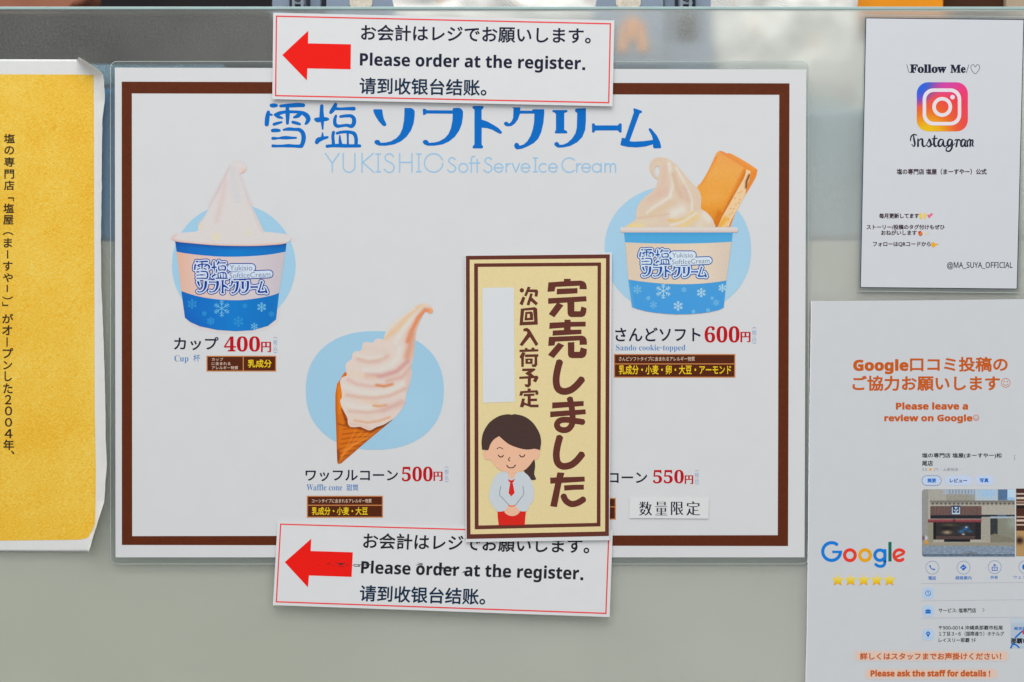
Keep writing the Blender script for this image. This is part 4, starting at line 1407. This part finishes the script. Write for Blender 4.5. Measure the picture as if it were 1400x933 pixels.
for ch, z, x0, y0, x1, y1, rot in (
        ('塩', z1, 25, 35, 87, 88, 0), ('の', z1, 28, 105, 83, 153, 0), ('専', z1, 26, 168, 86, 222, 0), ('門', z1, 28, 237, 83, 290, 0), ('店', z1, 26, 300, 84, 355, 0),
        ('「', z1, 48, 395, 82, 418, 1), ('塩', z1, 22, 430, 82, 484, 0), ('屋', z1, 20, 495, 80, 550, 0), ('（', z1, 18, 592, 78, 610, 1), ('ま', z1, 24, 626, 72, 680, 0), ('ー', z1, 42, 695, 50, 742, 1),
        ('す', z1, 20, 758, 74, 812, 0), ('や', z1, 20, 825, 76, 876, 0), ('ー', z1, 40, 892, 48, 932, 1),
        ('）', z2, 15, 40, 70, 56, 1), ('」', z2, 14, 68, 46, 90, 1), ('が', z2, 14, 130, 72, 180, 0), ('オ', z2, 14, 190, 66, 242, 0), ('ー', z2, 36, 252, 43, 302, 1), ('プ', z2, 16, 308, 72, 362, 0), ('ン', z2, 20, 376, 66, 420, 0), ('し', z2, 26, 430, 64, 482, 0), ('た', z2, 20, 492, 68, 545, 0),
        ('２', z2, 28, 552, 62, 602, 0), ('０', z2, 28, 612, 66, 660, 0), ('０', z2, 28, 672, 66, 718, 0), ('４', z2, 26, 730, 68, 778, 0), ('年', z2, 20, 785, 76, 840, 0), ('、', z2, 60, 842, 78, 862, 0)):
    (a, b_), (c_, d_) = z((x0, y0), (x1, y1))
    p.text(ch, (a, b_, c_, d_), YK, 0.02, rot=rot)
p.build('vertical_text')

# ------------------------------------------------------------------ social media card
soc = Sheet('social_media_card', 'white follow me card with pink and orange camera icon, upper right', 'card', (1284, 396), depth=lambda x, y: 1.3 - max(0, x - 1180) * 0.0008)
pq = [(1182.5, 24.9), (1399.4, 27.2), (1390, 395.8), (1175.2, 393.6)]
fq = [(1180.5, 21.4), (1403, 23.6), (1393, 400.6), (1172.6, 398.4)]
slab(soc, pq, 'paper', mat('glossy_card', (198, 201, 206), 0.24, 0.55, 0.008, 90, 0.2, 14), 0.25)
slab(soc, fq, 'laminate_film', FILM, 0.1, [pq], -0.05)
p = Part(soc, 0.02)
p.fill([pq], NAVY, [[(1183.6, 26.0), (1398.4, 28.2), (1389.1, 394.9), (1176.2, 392.8)]])
p.build('dark_edge')
p = Part(soc, 0.0)
p.fill(ribbon(fq[:2], r=0.25, sm=False, nd=6), FRIM)
p.build('film_rim')
p = Part(soc, 0.0)
p.fill(ribbon(fq[2:], r=0.35, sm=False, nd=6), FRIM)
p.build('film_rim')
a1, a2 = Z(1160, 20, 4.667), Z(1160, 210, 4.667)


def tb(p_, z, t, x0, y0, x1, y1, m, bold=0.0, **kw):
    (a, b), (c_, d) = z((x0, y0), (x1, y1))
    p_.text(t, (a, b, c_, d), m, bold, **kw)


p = Part(soc, 0.05)
p.fill(ribbon(a1((368, 322), (383, 374)), r=0.35, sm=False, nd=6) + ribbon(a1((764, 324), (748, 376)), r=0.35, sm=False, nd=6), NAVY)
tb(p, a1, '𝐅𝐨𝐥𝐥𝐨𝐰', 388, 321, 622, 376, NAVY, 0.03)
tb(p, a1, '𝐌𝐞', 646, 323, 744, 376, NAVY, 0.03)
p.fill(ribbon(a1((805, 338), (795, 324), (782, 326), (777, 342), (785, 362), (805, 381), (824, 362), (833, 342), (828, 326), (815, 324)), r=0.32, closed=True, nd=6), NAVY)
p.build('heading_text')


def insta(P):
    x0, y0, x1, y1 = 1252.6, 113.2, 1322.4, 180.3
    u, v = ((P[:, 0] - x0) / (x1 - x0))[:, None], ((P[:, 1] - y0) / (y1 - y0))[:, None]
    C = np.array([238, 48, 88.0]) + 0 * u
    for (cu, cv), r, col in (((0.9, 0.2), 0.6, (226, 52, 122)), ((0.55, 0.5), 0.4, (244, 40, 78)), ((0.25, 0.95), 0.75, (250, 96, 34)), ((0.22, 1.1), 0.42, (255, 184, 12)), ((0.55, -0.1), 0.36, (200, 64, 160)), ((0.02, 0.26), 0.20, (146, 64, 190)), ((0.02, 0.0), 0.34, (28, 96, 214))):
        d = np.hypot(u - cu, v - cv)
        w_ = np.exp(-(d / r) ** 3.0)
        C = C * (1 - w_) + np.array(col, float) * w_
    return C


ow = mat('icon_white', (218, 212, 218), 0.35, 0.35, 0.01)
p = Part(soc, 0.05)
p.paint([rrect(1252.6, 113.2, 1322.4, 180.3, 15.5)], insta, step=1.6)
p.fill([rrect(1260.6, 121.6, 1313.3, 172.2, 14.5)], ow, [rrect(1265.4, 126.4, 1308.6, 167.4, 10.5)], dl=0.03)
p.fill([circ(1287.3, 146.9, 13.6)], ow, [circ(1287.3, 146.9, 8.7)], dl=0.03)
p.fill([circ(1301.4, 133.6, 3.1)], ow, dl=0.03)
p.build('camera_icon')
p = Part(soc, 0.05)
sc_ = []
for q in (
        [(400, 830, 3), (414, 845, 4), (420, 826, 7), (415, 800, 7), (412, 776, 4)], [(392, 808, 4), (396, 782, 5), (412, 768, 5), (432, 772, 4)],
        [(440, 796, 5), (440, 842, 8)], [(440, 815, 3), (455, 798, 5), (468, 800, 7), (468, 830, 8), (476, 844, 6), (490, 838, 3)],
        [(492, 838, 3), (506, 810, 4), (512, 798, 6), (520, 818, 8), (522, 836, 7), (508, 846, 5), (498, 838, 3)], [(520, 842, 3), (538, 825, 3)],
        [(546, 776, 5), (542, 820, 8), (548, 843, 7), (564, 838, 3)], [(532, 796, 5), (562, 792, 4)],
        [(600, 802, 4), (582, 800, 6), (570, 820, 8), (574, 842, 7), (590, 838, 5), (602, 808, 5), (602, 834, 7), (612, 844, 6), (624, 836, 3)],
        [(655, 802, 4), (638, 800, 6), (628, 820, 8), (634, 840, 7), (648, 832, 5), (658, 804, 5), (656, 850, 7), (640, 874, 6), (620, 870, 5), (626, 850, 4), (660, 838, 3), (676, 824, 3)],
        [(676, 806, 5), (682, 800, 4), (690, 806, 6), (684, 844, 7)], [(688, 818, 3), (698, 800, 5), (708, 806, 6)],
        [(742, 804, 4), (726, 800, 6), (714, 820, 8), (718, 842, 7), (732, 838, 5), (742, 808, 5), (740, 840, 7), (750, 842, 4)],
        [(752, 804, 4), (756, 842, 7)], [(756, 816, 3), (766, 800, 5), (774, 806, 6), (772, 842, 7)], [(773, 816, 3), (784, 802, 5), (790, 810, 6), (786, 836, 6), (794, 842, 4)]):
    sc_ += ribbon([(*a1(x[:2])[0], x[2] / 4.667 * 0.84) for x in q], nd=8, n=4)
p.fill(sc_, NAVY)
p.build('script_lettering')
p = Part(soc, 0.05)
KB = mat('card_text_ink', (58, 36, 46), 0.4, 0.3, 0.05)
tb(p, a2, '塩の専門店 塩屋（まーすやー）公式', 304, 99, 878, 137, KB, 0.03)
p.build('shop_name')
p = Part(soc, 0.05)
tb(p, a2, '毎月更新してます', 192, 383, 446, 416, KB, 0.036)
tb(p, a2, 'ストーリー/投稿のタグ付けもぜひ', 112, 455, 610, 487, KB, 0.03)
tb(p, a2, 'おねがいします', 205, 491, 432, 523, KB, 0.028)
tb(p, a2, 'フォローはQRコードから', 153, 564, 522, 597, KB, 0.028)
p.build('printed_text')
p = Part(soc, 0.05)
tb(p, a2, '@𝖬𝖠_𝖲𝖴𝖸𝖠_𝖮𝖥𝖥𝖨𝖢𝖨𝖠𝖫', 625, 694, 1043, 741, NAVY, 0.01)
p.build('account_name')
EY, EP, EO = mat('emoji_yellow', (234, 192, 84), 0.4, 0.3, 0.03), mat('emoji_pink', (236, 92, 128), 0.4, 0.3, 0.03), mat('emoji_orange', (226, 112, 34), 0.4, 0.3, 0.03)
ED, EL = mat('emoji_dark', (150, 84, 30), 0.4, 0.3, 0.03), mat('emoji_pale', (226, 208, 150), 0.4, 0.3, 0.03)


def heart(z, cx, cy, r):
    return smooth(z((cx, cy - r * .45), (cx + r * .5, cy - r * .95), (cx + r, cy - r * .4), (cx + r * .6, cy + r * .3), (cx, cy + r), (cx - r * .6, cy + r * .3), (cx - r, cy - r * .4), (cx - r * .5, cy - r * .95)), True, 3)


p = Part(soc, 0.05)
for s_ in (-1, 1):
    p.fill([smooth(a2((471 + s_ * 12 - 7, 418), (471 + s_ * 14 - 9, 400), (471 + s_ * 15 - 9, 386), (471 + s_ * 15, 383), (471 + s_ * 15 + 9, 388), (471 + s_ * 12 + 8, 402), (471 + s_ * 11 + 7, 418)), True, 3)], EY)
p.fill([heart(a2, 512, 402, 13), heart(a2, 526, 391, 9)], EP)
p.fill([circ(*a2((455, 513))[0], 14 / 4.667, n=20)], EO)
p.fill([a2((440, 500), (462, 494), (446, 516))], mat('emoji_red', (186, 40, 40), 0.4, 0.3, 0.03), dl=0.03)
p.fill(ribbon(a2((446, 520), (456, 526), (466, 518)), r=0.4, nd=6), ED, dl=0.05)
for cx, cy, r in ((498, 510, 15), (508, 498, 6), (490, 522, 5)):
    p.fill([[(q[0], q[1]) for q in a2((cx, cy - r), (cx + r * .22, cy - r * .22), (cx + r, cy), (cx + r * .22, cy + r * .22), (cx, cy + r), (cx - r * .22, cy + r * .22), (cx - r, cy), (cx - r * .22, cy - r * .22))]], EL, dl=cx * 1e-4)
p.fill([smooth(a2((526, 572), (540, 568), (548, 576), (568, 576), (568, 584), (552, 586), (548, 598), (534, 600), (526, 592)), True, 3)], mat('emoji_gold', (228, 160, 30), 0.4, 0.3, 0.03))
p.build('emoji_marks')

# ------------------------------------------------------------------ review poster
rev = Sheet('review_poster', 'white review request poster with storefront photo and five gold stars, lower right', 'poster', (1270, 980), depth=lambda x, y: 0.9)
left = []
for y in np.arange(411.8, 985, 2.2):
    base = float(np.interp(y, [411, 480, 550, 660, 720, 804, 870, 933, 985], [1108.6, 1107.4, 1106.2, 1105, 1104.4, 1103.2, 1102.4, 1100.6, 1099]))
    left.append((base + 0.55 * noise.noise((0, y * 0.21, 1)) + 0.4 * noise.noise((3, y * 0.9, 1)), float(y)))
slab(rev, left[::-1] + [(1250, 411.0), (1480, 408.2), (1480, 985)], 'paper', mat('poster_paper', (195, 198, 201), 0.45, 0.3, 0.01, 90, 0.08, 10), 0.25)
p = Part(rev, 0.02)
V_, F_ = [], []
p.fill(ribbon([(x + 0.55, y) for x, y in left], r=0.5, sm=False, nd=5), mat('torn_fibre', (222, 224, 224), 0.8, 0.1, 0.1, 1500))
p.build('torn_edge')
b1, b2, b3, b4 = Z(1100, 400, 4.667), Z(1100, 580, 4.667), Z(1240, 600, 7.775), Z(1240, 700, 7.775)
b5, bs, bg = Z(1090, 760, 4.516), Z(1250, 660, 8.48), Z(1110, 730, 10)
ORG = mat('orange_brown_ink', (190, 86, 18), 0.5, 0.15, 0.04)
p = Part(rev, 0.05)
tb(p, b1, '𝗚𝗼𝗼𝗴𝗹𝗲', 308, 426, 660, 522, ORG, 0.03)
tb(p, b1, '口コミ投稿の', 670, 411, 1293, 506, ORG, 0.026)
tb(p, b1, 'ご協力お願いします', 303, 531, 1243, 628, ORG, 0.026)
tb(p, b1, '𝗣𝗹𝗲𝗮𝘀𝗲 𝗹𝗲𝗮𝘃𝗲 𝗮', 580, 701, 1040, 748, ORG, 0.03)
tb(p, b1, '𝗿𝗲𝘃𝗶𝗲𝘄 𝗼𝗻 𝗚𝗼𝗼𝗴𝗹𝗲', 506, 778, 1068, 835, ORG, 0.03)
for cx, cy, r in ((1280, 577, 28), (1091, 799, 18)):
    (x, y), = b1((cx, cy))
    r /= 4.667
    p.fill([circ(x, y, r + .35)], ORG, [circ(x, y, r - .35)])
    p.fill([circ(x - r * .35, y - r * .3, r * .14, n=10), circ(x + r * .35, y - r * .3, r * .14, n=10)] + ribbon([(x - r * .55, y + r * .2), (x - r * .25, y + r * .5), (x + r * .25, y + r * .5), (x + r * .55, y + r * .2)], r=.32, nd=6), ORG)
p.build('heading_text')

GB, GR, GY, GG = mat('logo_blue', (8, 118, 206), 0.5, 0.15, 0.02), mat('logo_red', (220, 58, 42), 0.5, 0.15, 0.02), mat('logo_yellow', (232, 158, 10), 0.5, 0.15, 0.02), mat('logo_green', (0, 104, 92), 0.5, 0.15, 0.02)
p = Part(rev, 0.05)
p.fill(ribbon(bg(*circ(265, 240, 121, n=40, a0=48, a1=312)[::-1]), r=2.2, sm=False, butt=True) + ribbon(bg(*circ(265, 240, 121, n=14, a0=4, a1=50)), r=2.2, sm=False, butt=True) +
       [bg((272, 228), (410, 228), (408, 262), (274, 262))], GB)
for cx, m in ((515, GR), (722, GY)):
    p.fill([circ(*bg((cx, 290))[0], 9.5)], m, [circ(*bg((cx, 290))[0], 5.1)])
p.fill([circ(*bg((925, 290))[0], 9.2, n=36)], GB, [circ(*bg((925, 290))[0], 4.9)])
p.fill([bg((972, 208), (1014, 208), (1014, 380), (970, 380))], GB, dl=0.02)
p.fill(ribbon(bg((993, 375), (985, 415), (960, 438), (925, 442), (890, 432), (862, 412)), r=2.0, butt=True), GB, dl=0.02)
p.fill([bg((1040, 108), (1084, 108), (1084, 376), (1040, 376))], GG)
p.fill(ribbon(bg(*circ(1190, 290, 74, n=30, a0=40, a1=335)), r=2.1, sm=False, butt=True) + ribbon(bg((1130, 322), (1258, 262)), r=1.7, sm=False, butt=True), GR)
p.build('search_logo')
p = Part(rev, 0.05)
for cx in (349, 525, 702, 880, 1056):
    (x, y), = bg((cx, 630))
    sp_ = [(x + (9.2 if i % 2 == 0 else 4.6) * math.sin(math.pi * i / 5), y - (9.2 if i % 2 == 0 else 4.6) * math.cos(math.pi * i / 5)) for i in range(10)]
    p.paint([sp_], ramp(1, (y - 9, (206, 196, 170)), (y - 3, (222, 202, 120)), (y + 1, (234, 196, 40)), (y + 5, (222, 166, 10)), (y + 8, (200, 132, 30))), step=1.2)
p.build('gold_stars')

# the phone page printed on the poster
GREYT, UIB, UIP, UIN = mat('grey_ui_ink', (132, 136, 142), 0.5, 0.15, 0.03), mat('ui_blue_ink', (14, 104, 190), 0.5, 0.15, 0.03), mat('ui_pale_blue', (176, 198, 226), 0.5, 0.15, 0.02), mat('ui_navy_line', (62, 96, 150), 0.5, 0.15, 0.03)
p = Part(rev, 0.05)
tb(p, b3, '塩の専門店 塩屋(まーすやー)松', 155, 151, 1004, 209, BLACK, 0.02)
tb(p, b3, '尾店', 155, 232, 271, 288, BLACK, 0.02)
p.text('𝟥.𝟫', (*b3((157, 312))[0], *b3((208, 340))[0]), GREYT)
p.text('(𝟩)', (*b3((282, 310))[0], *b3((326, 344))[0]), GREYT)
tb(p, b3, '土産物店', 378, 310, 538, 342, GREYT, 0.0)
for cx, cy in ((350, 325), (566, 325)):
    p.fill([circ(*b3((cx, cy))[0], 0.4, n=8)], GREYT)
for cy in (180, 200, 220):
    p.fill([circ(*b3((1138, cy))[0], 0.75, n=10)], GREYT)
(x, y), = b3((243, 325))
p.fill([[(x + (2.7 if i % 2 == 0 else 1.3) * math.sin(math.pi * i / 5), y - (2.7 if i % 2 == 0 else 1.3) * math.cos(math.pi * i / 5)) for i in range(10)]], GY)
p.build('shop_heading')
p = Part(rev, 0.05)
for x0, y0, x1, y1, t, tx, on in ((152, 390, 362, 497, '概要', (212, 420, 304, 466), 1), (398, 390, 690, 495, 'レビュー', (450, 422, 634, 464), 0), (715, 388, 920, 492, '写真', (768, 418, 861, 464), 0)):
    (a, b), (c_, d) = b3((x0, y0), (x1, y1))
    p.fill([rrect(a, b, c_, d, (d - b) / 2 - .05)], UIN if on else mat('ui_chip', (186, 200, 224), 0.5, 0.15, 0.02))
    if on:
        p.fill([rrect(a + .6, b + .6, c_ - .6, d - .6, (d - b) / 2 - .7)], mat('ui_chip_on', (184, 200, 222), 0.5, 0.15, 0.02), dl=0.02)
    tb(p, b3, t, *tx, UIB if t != 'レビュー' else mat('ui_dark_blue', (24, 70, 132), 0.5, 0.15, 0.02), 0.03, dl=0.05)
p.build('page_tabs')


def storefront(P):
    x, y = (P[:, 0] - 1250) * 8.48, (P[:, 1] - 660) * 8.48
    C = np.tile(np.array([166, 156, 132.0]), (len(P), 1))

    def R(x0, y0, x1, y1, c, k=1.0):
        m = (x >= x0) & (x <= x1) & (y >= y0) & (y <= y1)
        C[m] = C[m] * (1 - k) + np.array(c, float) * k

    def B(cx, cy, rx, ry, c, k=1.0):
        w_ = (k * np.exp(-((x - cx) / rx) ** 2 - ((y - cy) / ry) ** 2))[:, None]
        C[:] = C * (1 - w_) + np.array(c, float) * w_
    R(0, 60, 155, 760, (138, 134, 122)); R(155, 60, 360, 215, (158, 152, 132)); R(330, 60, 700, 132, (150, 160, 172)); R(365, 132, 700, 215, (146, 138, 116))
    for q in range(400, 690, 36):
        R(q, 70, q + 10, 130, (96, 122, 146))
    R(700, 60, 960, 205, (168, 178, 178)); B(840, 120, 130, 60, (122, 178, 226), 0.9); R(965, 70, 1075, 200, (64, 96, 132)); B(1030, 130, 40, 60, (50, 110, 176), 0.6); R(1075, 60, 1160, 200, (164, 198, 222)); B(1120, 190, 50, 18, (90, 164, 220), 0.8)
    R(178, 215, 1165, 238, (134, 126, 104)); R(178, 205, 1165, 218, (98, 92, 80))
    for q in range(210, 1150, 49):
        B(q, 242, 15, 13, (62, 56, 46), 0.95)
    R(180, 270, 775, 380, (96, 58, 46))
    for q in range(188, 775, 17):
        R(q, 270, q + 5, 378, (126, 88, 74))
    R(180, 375, 775, 420, (26, 28, 32)); R(775, 372, 1165, 398, (34, 40, 50)); R(955, 372, 1060, 384, (60, 90, 130))
    R(420, 265, 530, 372, (28, 50, 76)); R(430, 280, 524, 364, (166, 190, 214))
    m = (x > 436) & (x < 518) & (y > 282) & (y < 352)
    u = np.abs(x - 477)
    C[m & ((y > 326) & (u < 36) | (u > 24) & (u < 36) | (np.abs(u - (318 - y) * 0.7 - 4) < 9) & (y < 322))] = (26, 48, 74)
    B(480, 340, 9, 22, (190, 205, 220), 0.9)
    R(150, 425, 775, 460, (158, 46, 48)); R(150, 448, 775, 462, (104, 32, 36)); B(455, 440, 14, 16, (60, 24, 28), 0.9)
    R(155, 460, 215, 690, (140, 130, 98)); R(215, 462, 770, 660, (42, 34, 30)); R(215, 462, 245, 660, (16, 16, 18)); R(700, 462, 765, 660, (30, 24, 22))
    B(400, 490, 70, 14, (96, 84, 40), 0.8); B(370, 530, 60, 24, (20, 18, 14), 0.9); B(375, 575, 50, 20, (172, 140, 84), 0.95); B(540, 565, 36, 18, (12, 106, 176), 0.95); B(590, 535, 40, 26, (10, 84, 150), 0.95); B(640, 565, 28, 14, (30, 100, 150), 0.8); B(600, 515, 14, 9, (190, 200, 214), 0.95); B(563, 597, 18, 10, (214, 176, 160), 0.95)
    R(245, 615, 700, 655, (88, 56, 44), 0.8)
    R(775, 400, 870, 680, (156, 146, 122)); R(872, 390, 1165, 414, (148, 164, 176)); R(875, 414, 960, 660, (44, 46, 44)); R(960, 414, 1165, 660, (124, 122, 94)); B(1130, 470, 60, 70, (146, 164, 140), 0.6)
    C[(x > 875) & (x < 1165) & (y > 560 + (1165 - x) * 0.0) & (y > 590 + np.abs(x - 930) * 0.28) & (y < 740)] = (122, 112, 82)
    R(90, 690, 1165, 732, (142, 130, 100)); B(300, 705, 200, 16, (152, 140, 112), 0.7); R(340, 655, 642, 688, (18, 18, 18))
    R(80, 732, 1165, 870, (112, 132, 152)); R(80, 828, 1165, 850, (72, 92, 112)); B(640, 820, 70, 18, (92, 88, 88), 0.7)
    C[(y > 732)] += np.array([noise.noise((a * 0.03, b * 0.06, 4)) * 22 for a, b in zip(x[y > 732], y[y > 732])])[:, None]
    C[(y <= 732)] += np.array([noise.noise((a * 0.06, b * 0.06, 9)) * 12 for a, b in zip(x[y <= 732], y[y <= 732])])[:, None]
    g_ = C.mean(1, keepdims=True)
    C[:] = g_ + (C - g_) * 0.66 + np.array([6, 8, 12.0])
    B(130, 640, 18, 26, (196, 206, 216), 0.95); B(134, 688, 22, 18, (222, 142, 20), 0.98); B(100, 640, 16, 24, (82, 40, 50), 0.8)
    return C


def interior(P):
    x, y = (P[:, 0] - 1250) * 8.48, (P[:, 1] - 660) * 8.48
    C = np.tile(np.array([70, 40, 28.0]), (len(P), 1))
    for y0, y1, c in ((60, 110, (70, 40, 34)), (118, 140, (200, 184, 170)), (170, 190, (206, 190, 176)), (215, 232, (170, 140, 120)), (240, 262, (196, 176, 160)), (265, 300, (30, 24, 26)), (390, 402, (190, 160, 140)), (428, 446, (206, 180, 164)), (480, 496, (200, 176, 160)), (560, 900, (172, 138, 90))):
        C[(y > y0) & (y < y1)] = c
    w_ = np.exp(-((x - 1215) / 45) ** 2 - ((y - 670) / 40) ** 2)[:, None]
    return C * (1 - w_) + np.array([40, 24, 20.0]) * w_


p = Part(rev, 0.05)
(a, b), (c_, d) = bs((84, 76), (1160, 860))
p.paint([[(c_, b), (c_, d)] + circ(a + 4, d - 4, 4, n=6, a0=90, a1=180) + circ(a + 4, b + 4, 4, n=6, a0=180, a1=270)], storefront, step=0.62)
p.build('storefront_photo')
p = Part(rev, 0.05)
(a, b), (c_, d) = bs((1174, 68), (1900, 852))
p.paint([rect(a, b, c_, d)], interior, step=0.9)
p.build('interior_photo')

p = Part(rev, 0.05)
for cx, cy in ((265, 590), (596, 590), (927, 585), (1253, 585)):
    (x, y), = b4((cx, cy))
    p.fill([circ(x, y, 9.2)], mat('ui_ring', (112, 140, 178), 0.5, 0.15, 0.02), [circ(x, y, 8.6)])
p.fill(ribbon(b4((238, 570, 7), (246, 592, 5), (262, 608, 5), (288, 612, 7)), r=None, nd=8)[:0] + ribbon([(*b4((240, 572))[0], 1.1), (*b4((248, 594))[0], .6), (*b4((264, 606))[0], .6), (*b4((286, 610))[0], 1.1)], nd=10), UIB)
p.fill([b4((560, 588), (594, 554), (630, 588), (594, 624))], UIB)
p.fill(ribbon(b4((582, 598), (582, 588), (606, 588)), r=.35, sm=False, nd=6), PAPER, dl=0.03)
p.fill(ribbon(b4((914, 586), (900, 586), (900, 620), (954, 620), (954, 586), (940, 586)), r=.5, sm=False, nd=6) + ribbon(b4((927, 604), (927, 556)), r=.5, sm=False, nd=6) + ribbon(b4((914, 568), (927, 555), (940, 568)), r=.5, sm=False, nd=6), UIB)
p.fill([circ(*b4((1253, 583))[0], 4.4)], UIB)
tb(p, b4, '電話', 222, 681, 304, 721, UIB, 0.01)
tb(p, b4, '経路案内', 510, 680, 680, 718, UIB, 0.012)
tb(p, b4, '共有', 882, 675, 961, 712, UIB, 0.01)
tb(p, b4, 'ウェブサイト', 1127, 674, 1400, 708, UIB, 0.0)
p.build('action_icons')
p = Part(rev, 0.05)
for y in (170, 277, 384):
    (a, b), (c_, d) = b5((760, y), (1400, y - 6))
    p.fill([[(a, b - .3), (1470, d - 1 - .3), (1470, d - 1 + .3), (a, b + .3)]], mat('ui_rule', (176, 180, 188), 0.5, 0.15, 0.01))
for cx, cy in ((805, 230), (805, 340), (805, 486)):
    p.fill([circ(*b5((cx, cy))[0], 8.0, n=28, e=3)], mat('ui_tile', (174, 196, 218), 0.5, 0.15, 0.02))
(x, y), = b5((805, 230))
p.fill([circ(x, y, 3.9)], UIB, [circ(x, y, 3.1)], dl=0.03)
p.fill(ribbon([(x, y - 2), (x, y + .3), (x + 1.5, y + 1.2)], r=.35, sm=False, nd=6), UIB, dl=0.03)
(x, y), = b5((805, 342))
p.fill([rrect(x - 3.8, y - 2, x + 3.8, y + 2.9, .6), rect(x - 1.8, y - 3.2, x + 1.8, y - 1.6)], UIB, [rect(x - 1, y - 2.6, x + 1, y - 2), rect(x - 3.8, y + .2, x - 1, y + .6), rect(x + 1, y + .2, x + 3.8, y + .6)], dl=0.03)
(x, y), = b5((805, 484))
p.fill([smooth([(x, y + 4), (x - 1.6, y + 1), (x - 2.7, y - 1), (x - 2, y - 3.2), (x, y - 4), (x + 2, y - 3.2), (x + 2.7, y - 1), (x + 1.6, y + 1)], True, 4)], UIB, [circ(x, y - 1.3, 1)], dl=0.03)
tb(p, b5, 'サービス: 塩専門店', 870, 322, 1101, 350, BLACK, 0.014)
p.fill(ribbon(b5((1141, 322), (1152, 333), (1141, 344)), r=.4, sm=False, nd=6), GREYT)
tb(p, b5, '〒𝟫𝟢𝟢-𝟢𝟢𝟣𝟦 沖縄県那覇市松尾', 870, 429, 1266, 456, BLACK, 0.014)
tb(p, b5, '１丁目３−６（国際通り）ホテルグ', 872, 466, 1274, 494, BLACK, 0.014)
tb(p, b5, 'レイスリー那覇 𝟣𝖥', 870, 507, 1100, 533, BLACK, 0.014)
p.build('shop_details')
p = Part(rev, 0.05)
m_ = Z(1290, 780, 6.1)
(a, b), (c_, d) = m_((555, 398), (1000, 648))
p.paint([rect(a, b, c_, d)], brush((172, 186, 200), [(m_((560, 420), (670, 410)), 3, (190, 200, 206), 0.8), (m_((600, 640), (660, 610)), 2, (186, 196, 196), 0.8), (m_((560, 620), (600, 560)), 3, (160, 178, 196), 0.7)]), step=1.5)
p.fill(ribbon(m_((596, 556), (640, 515), (690, 480)), r=1.1, sm=False, nd=6) + ribbon(m_((556, 644), (572, 612), (596, 616), (625, 640)), r=1.1, sm=False, nd=6), UIB, dl=0.03)
p.fill([circ(*m_((672, 515))[0], 3.2)], GR, dl=0.05)
tb(p, m_, '美栄橋', 582, 468, 690, 496, UIB, 0.01, dl=0.06)
tb(p, m_, '那覇市', 557, 562, 700, 608, BLACK, 0.03, dl=0.08)
p.build('map_picture')
p = Part(rev, 0.05)
CAP = mat('pale_orange_band', (212, 190, 176), 0.5, 0.15, 0.02)
for x0, y0, x1, y1 in ((346, 580, 1304, 652), (412, 690, 1238, 764)):
    (a, b), (c_, d) = b5((x0, y0), (x1, y1))
    f_ = lambda P, a=a, b=b, c=c_, d=d: (lambda e: np.array([195, 198, 201.0]) * (1 - e) + np.array([214, 188, 172.0]) * e)(np.clip(np.minimum.reduce([P[:, 0] - a, c - P[:, 0], P[:, 1] - b, d - P[:, 1]]) / 3.5, 0, 1)[:, None])
    p.paint([rrect(a, b, c_, d, (d - b) / 2 - .1)], f_, step=1.2)
tb(p, b5, '詳しくはスタッフまでお声掛けください！', 385, 597, 1256, 641, ORG, 0.03, dl=0.04)
tb(p, b5, '𝗣𝗹𝗲𝗮𝘀𝗲 𝗮𝘀𝗸 𝘁𝗵𝗲 𝘀𝘁𝗮𝗳𝗳 𝗳𝗼𝗿 𝗱𝗲𝘁𝗮𝗶𝗹𝘀 !', 450, 703, 1188, 744, ORG, 0.032, dl=0.04)
p.build('footer_text')
